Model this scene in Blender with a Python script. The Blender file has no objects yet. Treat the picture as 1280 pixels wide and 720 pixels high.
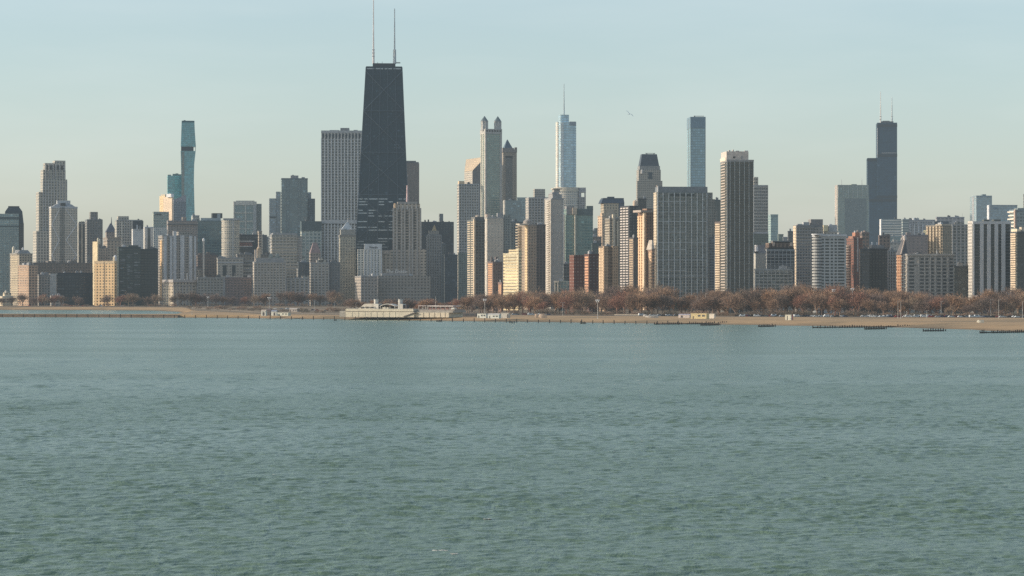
import bpy, bmesh, math, random
import numpy as np
from mathutils import Vector, Matrix

R = math.radians
random.seed(7)
sc = bpy.context.scene
COL = sc.collection
F = 3200.0          # focal length of the 1280 px wide photograph, in pixels
HC = 27.0           # camera height over the lake (m)
Z0 = 3.0            # street level over the lake (m)
SUN_EL, SUN_BACK = 20.0, -2.0   # sun stands to the left, a little beyond the towers


def kx(px): return (px - 640.0) / F
def at(px, py, Y): return Vector((kx(px) * Y, Y, HC + (360.0 - py) / F * Y))


def mix_rgb(c, k): return (c[0] * k, c[1] * k, c[2] * k)
def G(v, t=0.0): return (v * (1 + t), v, v * (1 - t))     # grey, t > 0 warm, t < 0 cool


# ------------------------------------------------------------------ materials
def nd(nt, typ, **kw):
    n = nt.nodes.new(typ)
    for k, v in kw.items():
        setattr(n, k, v)
    return n


def facade_group():
    g = bpy.data.node_groups.new('facade_grid', 'ShaderNodeTree')
    I = g.interface
    for nm, typ, dv in (('Wall', 'NodeSocketColor', (.3, .3, .3, 1)), ('Glass', 'NodeSocketColor', (.05, .06, .07, 1)),
                        ('Bay', 'NodeSocketFloat', 4), ('Floor', 'NodeSocketFloat', 3.5), ('WX', 'NodeSocketFloat', .6), ('WY', 'NodeSocketFloat', .5),
                        ('Rough', 'NodeSocketFloat', .12), ('Seed', 'NodeSocketFloat', 0), ('Blinds', 'NodeSocketFloat', .12), ('IOR', 'NodeSocketFloat', 1.5)):
        s = I.new_socket(nm, in_out='INPUT', socket_type=typ); s.default_value = dv
    I.new_socket('Shader', in_out='OUTPUT', socket_type='NodeSocketShader')
    gi, go = nd(g, 'NodeGroupInput'), nd(g, 'NodeGroupOutput')
    L = g.links.new

    def m(op, a, b=None, c=None):
        n = nd(g, 'ShaderNodeMath', operation=op)
        for i, x in enumerate((a, b, c)):
            if x is None: continue
            if isinstance(x, (int, float)): n.inputs[i].default_value = x
            else: L(x, n.inputs[i])
        return n.outputs[0]

    def mixc(f, a, b):
        n = nd(g, 'ShaderNodeMix', data_type='RGBA')
        for i, x in ((0, f), (6, a), (7, b)):
            if isinstance(x, (int, float)): n.inputs[i].default_value = x
            elif isinstance(x, tuple): n.inputs[i].default_value = x
            else: L(x, n.inputs[i])
        return n.outputs[2]

    def scalec(c, f):
        n = nd(g, 'ShaderNodeVectorMath', operation='SCALE')
        L(c, n.inputs[0]); L(f, n.inputs['Scale'])
        return n.outputs[0]
    uv = nd(g, 'ShaderNodeUVMap'); uv.uv_map = 'UVMap'
    sx = nd(g, 'ShaderNodeSeparateXYZ'); L(uv.outputs[0], sx.inputs[0])
    a = m('DIVIDE', sx.outputs[0], gi.outputs['Bay']); b = m('DIVIDE', sx.outputs[1], gi.outputs['Floor'])
    fa, fb = m('FRACT', a), m('FRACT', b)
    ca, cb = m('FLOOR', a), m('FLOOR', b)
    ma = m('LESS_THAN', m('ABSOLUTE', m('SUBTRACT', fa, .5)), m('MULTIPLY', gi.outputs['WX'], .5))
    mb = m('LESS_THAN', m('ABSOLUTE', m('SUBTRACT', fb, .5)), m('MULTIPLY', gi.outputs['WY'], .5))
    mask = m('MULTIPLY', ma, mb)
    cv = nd(g, 'ShaderNodeCombineXYZ'); L(ca, cv.inputs[0]); L(cb, cv.inputs[1]); L(gi.outputs['Seed'], cv.inputs[2])
    wn = nd(g, 'ShaderNodeTexWhiteNoise', noise_dimensions='3D'); L(cv.outputs[0], wn.inputs['Vector'])
    wsep = nd(g, 'ShaderNodeSeparateColor'); L(wn.outputs['Color'], wsep.inputs[0])
    # patchy reflections painted into the glass colour over groups of panes
    geo = nd(g, 'ShaderNodeNewGeometry')
    nz = nd(g, 'ShaderNodeTexNoise'); nz.inputs['Scale'].default_value = .035; nz.inputs['Detail'].default_value = 3
    L(geo.outputs['Position'], nz.inputs['Vector'])
    nz2 = nd(g, 'ShaderNodeTexNoise'); nz2.inputs['Scale'].default_value = .25; nz2.inputs['Detail'].default_value = 4
    L(geo.outputs['Position'], nz2.inputs['Vector'])
    gk = m('MULTIPLY', m('ADD', m('MULTIPLY', wsep.outputs[0], .5), .72), m('ADD', m('MULTIPLY', nz.outputs[0], .5), .75))
    gcol = scalec(gi.outputs['Glass'], gk)
    blind = m('MULTIPLY', m('LESS_THAN', wsep.outputs[1], gi.outputs['Blinds']), m('ADD', m('MULTIPLY', wsep.outputs[2], .7), .2))
    bl = nd(g, 'ShaderNodeVectorMath', operation='MULTIPLY_ADD'); L(gi.outputs['Glass'], bl.inputs[0]); bl.inputs[1].default_value = (2.2, 2.2, 2.2); bl.inputs[2].default_value = (.045, .043, .036)
    gcol = mixc(blind, gcol, bl.outputs[0])
    # wall: soft staining, per-storey drift
    cr = nd(g, 'ShaderNodeCombineXYZ'); L(cb, cr.inputs[1]); L(gi.outputs['Seed'], cr.inputs[2])
    wr = nd(g, 'ShaderNodeTexWhiteNoise', noise_dimensions='3D'); L(cr.outputs[0], wr.inputs['Vector'])
    wk = m('ADD', m('ADD', m('MULTIPLY', nz.outputs[0], .35), m('MULTIPLY', nz2.outputs[0], .16)), m('ADD', m('MULTIPLY', wr.outputs['Value'], .08), .68))
    wcol = scalec(gi.outputs['Wall'], wk)
    wt = nd(g, 'ShaderNodeVectorMath', operation='MULTIPLY'); L(wcol, wt.inputs[0]); wt.inputs[1].default_value = (1.30, 1.19, 1.05); wcol = wt.outputs[0]
    base = mixc(mask, wcol, gcol)
    rough = m('ADD', m('MULTIPLY', mask, m('SUBTRACT', gi.outputs['Rough'], .85)), .85)
    ior = m('ADD', m('MULTIPLY', mask, m('SUBTRACT', gi.outputs['IOR'], 1.4)), 1.4)
    p = nd(g, 'ShaderNodeBsdfPrincipled')
    L(base, p.inputs['Base Color']); L(rough, p.inputs['Roughness']); L(ior, p.inputs['IOR'])
    L(p.outputs[0], go.inputs[0])
    return g


FG = facade_group()
_seed = [0]


def soften(c):
    """very saturated warm tones are drawn a little towards grey"""
    if c[0] > 1.45 * c[2] and c[0] > .15:
        g_ = (c[0] + c[1] + c[2]) / 3
        return tuple(x * .88 + g_ * .12 for x in c)
    return tuple(c)


def facade(name, wall, glass, bay, fl, wx, wy, rough=.12, blinds=.10, ior=1.55):
    wall = soften(wall)
    if ior > 1.65: glass = (glass[0] * 1.10, glass[1] * 1.25, glass[2] * 1.32)
    m = bpy.data.materials.new(name); m.use_nodes = True
    nt = m.node_tree; nt.nodes.clear()
    g = nd(nt, 'ShaderNodeGroup'); g.node_tree = FG
    o = nd(nt, 'ShaderNodeOutputMaterial'); nt.links.new(g.outputs[0], o.inputs[0])
    _seed[0] += 1
    for k, v in (('Wall', (*wall, 1)), ('Glass', (*glass, 1)), ('Bay', bay), ('Floor', fl), ('WX', wx), ('WY', wy), ('Rough', rough),
                 ('Seed', float(_seed[0])), ('Blinds', blinds), ('IOR', ior)):
        g.inputs[k].default_value = v
    return m


_mc = {}


def plain(color, rough=.8, metal=0.0, noise=.25, scale=.3, name='painted_surface', ior=1.45):
    if name == 'painted_surface': color = soften(color)
    key = (tuple(round(c, 4) for c in color), rough, metal, noise, scale)
    if key in _mc: return _mc[key]
    m = bpy.data.materials.new(name); m.use_nodes = True
    nt = m.node_tree; p = nt.nodes['Principled BSDF']
    geo = nd(nt, 'ShaderNodeNewGeometry'); n = nd(nt, 'ShaderNodeTexNoise'); n.inputs['Scale'].default_value = scale; n.inputs['Detail'].default_value = 5
    nt.links.new(geo.outputs['Position'], n.inputs['Vector'])
    mr = nd(nt, 'ShaderNodeMapRange'); mr.inputs[1].default_value = .25; mr.inputs[2].default_value = .75
    mr.inputs[3].default_value = 1 - noise; mr.inputs[4].default_value = 1 + noise
    nt.links.new(n.outputs[0], mr.inputs[0])
    v = nd(nt, 'ShaderNodeVectorMath', operation='SCALE'); v.inputs[0].default_value = color
    nt.links.new(mr.outputs[0], v.inputs['Scale']); nt.links.new(v.outputs[0], p.inputs['Base Color'])
    p.inputs['Roughness'].default_value = rough; p.inputs['Metallic'].default_value = metal; p.inputs['IOR'].default_value = ior
    _mc[key] = m; m['tone'] = color
    return m


ROOFM = plain(G(.16), .9)

# ------------------------------------------------------------------ mesh helpers


class MB:
    """collects faces with metre-scaled UVs and a material slot each"""
    def __init__(s): s.v, s.f, s.uv, s.mi = [], [], [], []

    def quad(s, pts, uvs, mi=0):
        n = len(s.v); s.v += [tuple(p) for p in pts]; s.f.append(tuple(range(n, n + len(pts)))); s.uv += uvs; s.mi.append(mi)

    def prism(s, ring0, ring1, cap=True, u_start=0.0, bottom=False):
        """side walls between two rings (same count, counter-clockwise from above); UV u runs along the ring, v is height"""
        n = len(ring0); u = u_start
        for i in range(n):
            j = (i + 1) % n
            a, b, c, d = ring0[i], ring0[j], ring1[j], ring1[i]
            l = math.hypot(b[0] - a[0], b[1] - a[1])
            l = l if l > 1e-6 else math.hypot(c[0] - d[0], c[1] - d[1])
            s.quad([a, b, c, d], [(u, a[2]), (u + l, b[2]), (u + l, c[2]), (u, d[2])], 0)
            u += l
        if cap: s.quad(list(ring1), [(p[0], p[1]) for p in ring1], 1)
        if bottom: s.quad(list(reversed(ring0)), [(p[0], p[1]) for p in reversed(ring0)], 1)

    def box(s, x0, x1, y0, y1, z0, z1, bottom=True):
        r0 = [(x0, y0, z0), (x1, y0, z0), (x1, y1, z0), (x0, y1, z0)]
        s.prism(r0, [(p[0], p[1], z1) for p in r0], u_start=x0, bottom=bottom)

    def frustum(s, a, b, z0, z1):
        r = lambda q, z: [(q[0], q[2], z), (q[1], q[2], z), (q[1], q[3], z), (q[0], q[3], z)]
        s.prism(r(a, z0), r(b, z1), u_start=a[0], bottom=True)

    def cyl(s, cx, cy, r0, r1, z0, z1, n=20, bottom=True):
        c = lambda r, z: [(cx + r * math.cos(2 * math.pi * i / n - math.pi / 2), cy + r * math.sin(2 * math.pi * i / n - math.pi / 2), z) for i in range(n)]
        s.prism(c(r0, z0), c(r1, z1), bottom=bottom)

    def tube(s, p, q, r, r2=None, n=6):
        p, q = Vector(p), Vector(q); r2 = r if r2 is None else r2
        d = (q - p).normalized(); t = d.orthogonal().normalized(); w = d.cross(t)
        ring = lambda c, rr: [tuple(c + (t * math.cos(2 * math.pi * i / n) + w * math.sin(2 * math.pi * i / n)) * rr) for i in range(n)]
        s.prism(ring(p, r), ring(q, r2), bottom=True)

    def mesh(s, name, mats, smooth=False):
        me = bpy.data.meshes.new(name)
        me.from_pydata(s.v, [], s.f)
        uvl = me.uv_layers.new(name='UVMap')
        uvl.data.foreach_set('uv', np.array(s.uv, dtype=np.float32).ravel())
        for m in mats: me.materials.append(m)
        k = len(mats) - 1
        me.polygons.foreach_set('material_index', np.array([min(i, k) for i in s.mi], dtype=np.int32))
        if smooth: me.polygons.foreach_set('use_smooth', np.ones(len(s.f), dtype=bool))
        me.update()
        return me


def link(name, me, parent=None, loc=(0, 0, 0), rz=0.0):
    o = bpy.data.objects.new(name, me); COL.objects.link(o)
    o.location = loc; o.rotation_euler = (0, 0, rz)
    if parent: o.parent = parent
    return o


def tag(o, label=None, cat=None, group=None, kind=None):
    for k, v in (('label', label), ('category', cat), ('group', group), ('kind', kind)):
        if v: o[k] = v
    return o


def empty(name, loc, rz=0.0):
    o = bpy.data.objects.new(name, None); COL.objects.link(o); o.location = loc; o.rotation_euler = (0, 0, rz); o.empty_display_size = 2
    return o


def dup(src, parent=None):
    o = src.copy(); COL.objects.link(o)
    if parent: o.parent = parent
    return o


# ------------------------------------------------------------------ buildings
FOOT, SHORT = [], []
WHITE, DARKM = plain(G(.62), .7), plain(G(.05), .5)


class Bld:
    """A building. px x0..xm is its left (sunlit) face, xm..x1 its front as they lie in the photo at depth Y; everything is converted to metres
    in the building's own frame: u along the front, v into the depth, z up."""
    def __init__(s, name, label, cat, x0, xm, x1, Y, psi=None, dep=None, z0=Z0):
        s.k = kx(xm); al = math.atan(s.k)
        if psi is None:
            psi = max(R(10.0), R(6) - al) if xm > x0 else -al
        else:
            psi = R(psi) - al
        s.psi = psi; s.cx, s.cy = s.k * Y, Y; s.z0 = z0; s.Y = Y
        s.w = s.u(x1)
        if xm > x0:
            k0 = kx(x0)
            s.d = (s.cx - k0 * s.cy) / (math.sin(psi) + k0 * math.cos(psi))
            if dep: s.d = dep
        else:
            s.d = dep or min(45.0, max(16.0, s.w * .8))
        s.xm, s.x1, s.x0 = xm, x1, x0
        s.root = empty(name, (s.cx, s.cy, z0), psi)
        tag(s.root, label, cat)
        s.body = None
        c, sn = math.cos(psi), math.sin(psi)
        P = lambda u, v: (s.cx + u * c - v * sn, s.cy + u * sn + v * c)
        FOOT.append((label, [P(0, 0), P(s.w, 0), P(s.w, s.d), P(0, s.d)]))

    def u(s, px, v=0.0):
        k = kx(px); cx, cy = s.cx - v * math.sin(s.psi), s.cy + v * math.cos(s.psi)
        return (k * cy - cx) / (math.cos(s.psi) - k * math.sin(s.psi))

    def z(s, py): return HC + (360.0 - py) / F * s.cy - s.z0

    def part(s, name, mb, mats, label=None, parent=None, smooth=False):
        mats = mats if isinstance(mats, (list, tuple)) else [mats]
        o = link(name, mb.mesh(name, mats, smooth), parent or s.root)
        if label: o['label'] = label
        return o

    def box(s, name, xa, xb, yt, yb, mat, v0=0.0, v1=None, parent=None, label=None, roof=None):
        mb = MB(); mb.box(s.u(xa, v0), s.u(xb, v0), v0, s.d if v1 is None else v1, 0.0 if yb is None else s.z(yb), s.z(yt))
        return s.part(name, mb, [mat, roof or ROOFM], label, parent)

    def main(s, yt, mat, name='tower_body', yb=None):
        s.body = s.box(name, s.xm, s.x1, yt, yb, mat); s.mat = mat; s.yt = yt
        return s.body

    def parapet(s, xa=None, xb=None, yt=None, h=1.2, out=.25, col=None, name='parapet', v0=None, v1=None):
        a, b = s.u(s.xm if xa is None else xa), s.u(s.x1 if xb is None else xb); zt = s.z(s.yt if yt is None else yt)
        mb = MB(); mb.box(a - out, b + out, (0 if v0 is None else v0) - out, (s.d if v1 is None else v1) + out, zt - h, zt + .5)
        s.part(name, mb, [plain(col), ROOFM] if col else [s.mat, ROOFM])

    def pent(s, xa, xb, yt, yb=None, mat=None, v0=None, v1=None, name='penthouse', label=None):
        return s.box(name, xa, xb, yt, s.yt - .0 if yb is None else yb, mat or s.mat, s.d * .25 if v0 is None else v0, s.d * .75 if v1 is None else v1, label=label)

    def piers(s, xs, wd, out, yt, yb, mat, name='pier', label=None):
        for x in xs:
            u = s.u(x); mb = MB(); mb.box(u - wd / 2, u + wd / 2, -out, .2, 0 if yb is None else s.z(yb), s.z(yt))
            s.part(name, mb, [mat], label)

    def lpiers(s, n, wd, out, yt, yb, mat, name='pier'):
        for i in range(n):
            v = s.d * (i + .5) / n; mb = MB(); mb.box(-out, .2, v - wd / 2, v + wd / 2, 0 if yb is None else s.z(yb), s.z(yt))
            s.part(name, mb, [mat])

    def bands(s, n, ht, out, yt, yb, mat, name='floor_band', xa=None, xb=None, v1=None, most=100):
        za, zb = (0 if yb is None else s.z(yb)), s.z(yt); a, b = s.u(s.xm if xa is None else xa), s.u(s.x1 if xb is None else xb)
        for i in range(min(n, most)):
            z = zb - (zb - za) * (i + .5) / n
            mb = MB(); mb.box(a - out, b + out, -out, (s.d if v1 is None else v1) + out, z - ht / 2, z + ht / 2)
            s.part(name, mb, [mat])

    def lbalc(s, n, yt, yb, mat, out=1.4, va=.08, vb=.92, ht=1.2, k=1, name='balcony', gap=.12):
        """balconies, and strips in a painted sunlit tone, on the left face, k side by side"""
        za, zb = (0 if yb is None else s.z(yb)), s.z(yt)
        if n == 1 and mat.get('tone') is not None:      # strips painted in the sunlit tone have windows too
            c = list(mat['tone']); mat = facade('lit_tone_wall', mix_rgb(c, .98), mix_rgb(c, .22), 3.0 if s.Y < 3000 else 4.2, 3.1 if s.Y < 3000 else 4.0, .42, .5, blinds=.2)
        for j in range(k):
            p, q = va + (vb - va) * (j + gap) / k, va + (vb - va) * (j + 1 - gap) / k
            for i in range(n):
                z = zb - (zb - za) * (i + .5) / n
                mb = MB(); mb.box(-out, -.02, s.d * p, s.d * q, z - ht / 2, z + ht / 2)
                s.part(name, mb, [mat])

    def wins(s, spans, n, yt, yb, mat, hf=.6, name='window', most=100, reveal=None):
        """individual windows of the front: spans of px, n storeys"""
        za, zb = (0 if yb is None else s.z(yb)), s.z(yt); h = (zb - za) / n
        cells = [(i, sp) for i in range(n) for sp in spans]
        rest = MB()
        for c, (i, (xa, xb)) in enumerate(cells):
            z = zb - h * (i + .5); ua, ub = s.u(xa), s.u(xb)
            mb = MB() if c < most else rest
            mb.box(ua, ub, -.12, .3, z - h * hf / 2, z + h * hf / 2)
            if c < most: s.part(name, mb, [mat])
        if len(cells) > most:
            o = s.part('window', rest, [mat]); o['kind'] = 'stuff'

    def units(s, n, yt=None, xa=None, xb=None, hmax=3.5, seed=0):
        rr = random.Random(seed + int(s.xm * 7)); zt = s.z(s.yt if yt is None else yt)
        a, b = s.u(s.xm if xa is None else xa), s.u(s.x1 if xb is None else xb)
        for i in range(n):
            w = min(rr.uniform(2, 6), (b - a) * .3); x = rr.uniform(a + .5, max(a + .6, b - w - .5)); h = rr.uniform(1.2, hmax)
            v = rr.uniform(.1, .6) * s.d
            mb = MB(); mb.box(x, x + w, v, v + min(5, s.d * .3), zt - .3, zt + h); mb.box(x + w * .2, x + w * .5, v + .5, v + 2, zt + h, zt + h + .8)
            s.part('rooftop_unit', mb, [plain(G(rr.choice((.12, .25, .35, .45))), .7)])
        if s.w > 18 and rr.random() < .6:
            x = rr.uniform(a + 1, b - 1); mb = MB(); mb.cyl(x, s.d * .4, .22, .12, zt - .3, zt + rr.uniform(4, 9), n=6); s.part('roof_mast', mb, [plain(G(.3), .6)])

    def tank(s, px, yt, yb, r, col=G(.6), v=.3, name='water_tank'):
        u = s.u(px, s.d * v); mb = MB(); za, zb = s.z(yb), s.z(yt); h = zb - za
        mb.cyl(u, s.d * v, r, r, za, zb - h * .25); mb.cyl(u, s.d * v, r * 1.04, r * .15, zb - h * .25, zb)
        return s.part(name, mb, [plain(col, .6), plain(col, .6)], smooth=False)

    def mast(s, px, yt, yb, r0, r1, mat, v=.5, name='antenna', seg=1, label=None):
        u = s.u(px, s.d * v); mb = MB(); za, zb = s.z(yb), s.z(yt)
        for i in range(seg):
            a, b = i / seg, (i + 1) / seg
            ra = r0 + (r1 - r0) * a
            mb.cyl(u, s.d * v, ra, ra * .9 if seg > 1 else r1, za + (zb - za) * a, za + (zb - za) * b, n=8)
        return s.part(name, mb, [mat], label)


_n = [0]


def S(short, label, x0, xm, x1, yt, Y, wall, glass=(.05, .06, .07), bay=4, fl=3.4, wx=.6, wy=.5, cat='tower', name='apartment_tower', psi=None, dep=None,
      pent=(), units=4, v=None, h=None, par=True, rough=.12, blinds=.10, ior=1.55, yb=None):
    """a tower with a storey grid; v=(n, width, out, colour) vertical piers, h=(n, height, out, colour) storey bands"""
    if xm is None: xm = x0
    b = Bld(name, label, cat, x0, xm, x1, Y, psi, dep)
    k_ = 1.0 if Y < 2700 else (1.18 if Y < 3300 else 1.32)
    n = max(1, round(b.w / (bay * k_))); fl *= 1 + (k_ - 1) * .6
    if v: n = v[0] * max(1, round(n / v[0]))
    bay = b.w / n
    b.main(yt, facade(name, wall, glass, bay, fl, wx, wy, rough, blinds, ior))
    if par: b.parapet(col=mix_rgb(wall, .92))
    for p in pent: b.pent(*p)
    if units: b.units(units)
    if v:
        vn, wd, out, col = v
        b.piers([b.xm + (b.x1 - b.xm) * i / vn for i in range(vn + 1)], wd, out, yt + .3, None, plain(col, .75))
    if h:
        hn, ht, out, col = h
        b.bands(hn, ht, out, yt + .5, None, plain(col, .75))
    SHORT.append((short, b.x0, b.x1, Y, yt))
    return b
# ================================================================== THE TOWERS, from the left of the photograph to the right
# ---- far left: the drive along the bay
b = Bld('office_tower', 'teal glass tower with a dark mansard crown, cut by the left edge', 'tower', -16, -16, 23.5, 3900, psi=0, dep=36)
b.main(267, facade('teal_curtain_wall', (.28, .34, .35), (.10, .16, .17), 3.2, 3.6, .8, .7, ior=1.7))
b.box('cornice_band', -16.3, 23.8, 271, 274, plain((.08, .11, .12)), v0=-.6); b.box('cornice_band', -16.3, 23.8, 282, 283.5, plain((.07, .10, .11)), v0=-.6)
b.piers([-9, -2, 3, 7.5, 12, 16, 20], .9, .6, 284, None, plain((.26, .33, .34)))
b.box('dark_wing', 23.6, 29.8, 279, None, facade('shade_face_wall', (.05, .06, .07), (.03, .04, .05), 4, 3.6, .7, .6), v0=3)  # right side of the tower, its shade painted as a dark wall
mb = MB(); mb.frustum((b.u(4.5), b.u(29.6), 2.5, 34), (b.u(6.5), b.u(28), 6, 30), b.z(279), b.z(264)); b.part('crown', mb, [plain((.035, .05, .06), .5)])
mb = MB(); mb.frustum((b.u(6.5), b.u(28), 6, 30), (b.u(10), b.u(24.6), 9, 27), b.z(264), b.z(259)); b.part('crown', mb, [plain((.04, .055, .065), .5)])
b.box('crown_cap', 10.3, 24.2, 257.2, 259, plain((.05, .06, .07)), v0=9.5, v1=26)
SHORT.append(('the teal tower with the dark crown', -16, 30, 3900, 267))

b = S('the cream tower with the arched top', 'cream sunlit tower with a grey arched upper block behind its lit face', 12.5, 24, 40.5, 317, 3560, (.36, .33, .28), bay=3.2, fl=3, wx=.5, wy=.45, psi=34)
mb = MB(); mb.frustum((b.u(24), b.u(39), .5, b.d * .8), (b.u(26), b.u(36), 2, b.d * .7), b.z(317), b.z(312.5)); b.part('arched_roof', mb, [plain(G(.27))])
b.tank(17, 307.5, 316, 2, (.65, .58, .45)); b.tank(28.5, 309, 313.5, 1.4, G(.5))
b.lbalc(20, 320, 376, plain((.62, .5, .32)), out=.35, va=.02, vb=.98, ht=1.0, name='floor_band')  # cream bands carry the sunlight of the left face in their colour
b = S('the pink block by the cream tower', 'pink tan lit block standing before the cream arched tower', 22.5, 35.8, 47, 331.5, 3470, (.42, .30, .22), bay=3.3, fl=3, wx=.5, wy=.5, psi=30, cat='apartment block', name='apartment_block')
b.lbalc(15, 334, 376, plain((.50, .36, .26)), out=.3, va=.02, vb=.98, ht=.9, name='floor_band')
b = S('the cream lowrise at the left end', 'small cream lowrise with a stepped rooftop box at the far left shore', 0.5, 3, 16, 370.5, 3430, (.62, .55, .42), bay=4, fl=3, wx=.7, wy=.4, psi=16, dep=14, cat='lowrise', name='lowrise_house', units=0)
b.pent(5.5, 14, 366); b.tank(7.5, 363, 366, 1.6, (.7, .62, .5)); b.bands(3, .8, .3, 371, None, plain((.7, .62, .48)))

b = Bld('office_tower', 'very tall grey stepped tower with split flat tops, tallest at the left end', 'tower', 50.5, 53.5, 84, 4150, psi=9)
fm = facade('grey_stone_facade', (.38, .375, .355), (.06, .07, .075), 4.6, 4.6, .5, .62)
b.main(224, fm)
b.box('stepped_shaft', 54, 82, 212, 224, fm, v0=2, v1=30); b.box('tower_top', 56, 67.6, 203.6, 212, fm, v0=4, v1=22); b.box('tower_top', 68.4, 81.8, 200.2, 212, fm, v0=4, v1=26)
b.box('side_wing', 48.5, 53.4, 240, None, fm, v0=1, v1=30); b.box('side_wing', 45.5, 62, 289, None, fm, v0=-6, v1=30)
for x in (59.5, 63.7, 72.5, 77.5): b.box('dark_louvre', x - 1, x + 1, 206.5, 213, plain(G(.07)), v0=3.6, v1=5)
b.piers([54, 57, 60.5, 64, 68, 72, 76, 80, 83.6], 1.1, .7, 226, None, plain(G(.40, .02)))
b.piers([57.5, 61.5, 66.5, 69.5, 75, 80.5], .9, -1.8, 205, 224, plain(G(.40, .02)))
SHORT.append(('the tall grey stepped tower', 45, 84, 4150, 200))

b = Bld('office_tower', 'grey tower with pale diagonal bracing zigzags and a dark centre stripe', 'tower', 61.5, 64, 96.8, 3800, psi=9)
b.main(259.5, facade('braced_facade', (.42, .41, .39), (.09, .10, .10), 2.6, 3.6, .45, .55))
b.parapet(yt=258.5, col=G(.5), h=2.2)
mb = MB(); mb.frustum((b.u(66), b.u(94), 2, b.d - 2), (b.u(71), b.u(90), 5, b.d - 5), b.z(258), b.z(255)); b.part('roof_step', mb, [plain(G(.36))])
b.box('penthouse', 71.5, 88, 250.3, 255, plain(G(.52)), v0=6, v1=b.d - 6); b.box('roof_louvre', 76, 82, 253.5, 257, DARKM, v0=1.5, v1=8)
b.box('centre_stripe', 75, 81, 259, None, facade('centre_glass', (.22, .22, .22), (.06, .07, .07), 2.6, 3.6, .7, .6), v0=-.25, v1=1)
zs = [262, 281, 300, 319, 338, 357]
for i in range(5):
    for (xa, xb) in ((64.8, 74), (95.8, 82.5)):
        p, q = (xa, xb) if i % 2 else (xb, xa)
        mb = MB(); mb.tube((b.u(p), -.25, b.z(zs[i])), (b.u(q), -.25, b.z(zs[i + 1])), .75, n=4); b.part('diagonal_brace', mb, [plain(G(.62))])
SHORT.append(('the zigzag braced tower', 62, 97, 3800, 258))

S('the slim dark striped tower', 'slim dark block with white strips beside the braced grey tower', 96.8, 98, 107, 279, 4300, (.42, .41, .38), (.05, .06, .07), 4.5, 3.6, .62, 1.0, pent=[(98.5, 104, 277)], cat='tower')
b = S('the blue grey shouldered tower', 'blue grey tower with a raised flat cap and one lower left shoulder', 106.2, 109, 128, 274.5, 4250, (.20, .21, .22), (.06, .07, .085), 3.3, 3.5, .55, .6, pent=[(113, 122.3, 264.6)], v=(6, .9, .5, G(.24)))
b = S('the pyramid roofed stone tower', 'purple grey stone tower with a pointed pyramid roof and thin spire', 131.5, 133, 146, 290, 4050, (.27, .24, .235), bay=3, units=0, par=False, wx=.45)
mb = MB(); mb.frustum((b.u(132.5), b.u(146), 0, b.d), (b.u(138.4), b.u(140.2), b.d * .45, b.d * .55), b.z(290), b.z(279)); b.part('pyramid_roof', mb, [plain((.12, .125, .15))])
b.mast(139.3, 271, 279.5, 1.0, .25, plain((.12, .125, .15)), name='spire')
b = S('the flared cornice building', 'tan grey masonry building with a wide flared cornice, behind the gold block', 129, 134, 151, 300, 3700, (.34, .30, .26), bay=3.4, wx=.4, wy=.5, units=2)
mb = MB(); mb.frustum((b.u(135), b.u(149.5), 0, b.d), (b.u(133), b.u(152), -2, b.d + 2), b.z(300), b.z(296.5)); b.part('cornice', mb, [plain((.38, .33, .29))])
b = S('the grey tower with the lit centre seam', 'grey gridded tower with a boxy roof block and pale central seam', 143.5, 146, 178, 275, 3950, (.36, .36, .345), (.07, .08, .085), 3, 3.5, .55, .55, pent=[(147.5, 161, 270)], units=1, v=(10, .8, .5, G(.38)))
b.box('lit_seam', 151.6, 153, 277, None, plain((.62, .58, .5)), v0=-.8, v1=1)
b = S('the pale blank tower with the dark cap', 'pale blue grey blank tower under a dark arched roof band', 164.5, 166, 179, 276.5, 3850, (.46, .49, .53), (.3, .33, .37), 6, 4, .3, .1, units=0, blinds=0)
b.box('dark_cap', 165.8, 179.2, 276, 286, plain((.06, .07, .08)), v0=-.4); b.box('cap_arch', 170.5, 172.5, 281, 288, plain(G(.5)), v0=-.8, v1=2); b.box('cap_arch', 174.2, 175.6, 282, 288, plain(G(.3)), v0=-.8, v1=2)
b = S('the white striped midrise', 'white and dark vertically striped midrise between pale tower and green tower', 179.3, 181, 191.5, 284, 3900, (.55, .56, .57), (.08, .09, .10), 6.5, 3.6, .35, 1.0, units=1)
# dark and low blocks at the shore
S('the long brown block', 'long dark brown block stretching low behind the black glass box', 34, 40, 117, 328.5, 3640, (.17, .155, .15), (.06, .06, .06), 3.2, 3.3, .45, .55, cat='apartment block', name='apartment_block', pent=[(88, 96, 325), (60, 70, 326)], units=4)
b = S('the grey gridded midrise', 'grey gridded midrise with a pale blank end wall on its right', 46, 48.5, 62.5, 343.5, 3500, (.29, .29, .29), bay=3, fl=3, wx=.55, wy=.6, cat='midrise', name='midrise_block')
b.box('end_wall', 62.6, 70.6, 342, None, plain((.47, .46, .43), .85), v0=-.5)
b = S('the black glass box', 'wide black glass box building standing low behind the shore trees', 71, 72, 116, 341.5, 3520, (.030, .044, .058), (.018, .03, .042), 3.6, 3.5, .85, .75, cat='office block', name='office_block', rough=.2, units=3, h=(8, .5, .15, (.05, .06, .07)))
S('the pale lowrise pair', 'pale flat lowrise with dark window rows beside the black glass box', 63.5, 64, 79.5, 370, 3440, (.36, .35, .33), bay=4, fl=3, wx=.6, wy=.5, cat='lowrise', name='lowrise_house', dep=12, units=2, h=(3, .5, .25, G(.42)))
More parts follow.
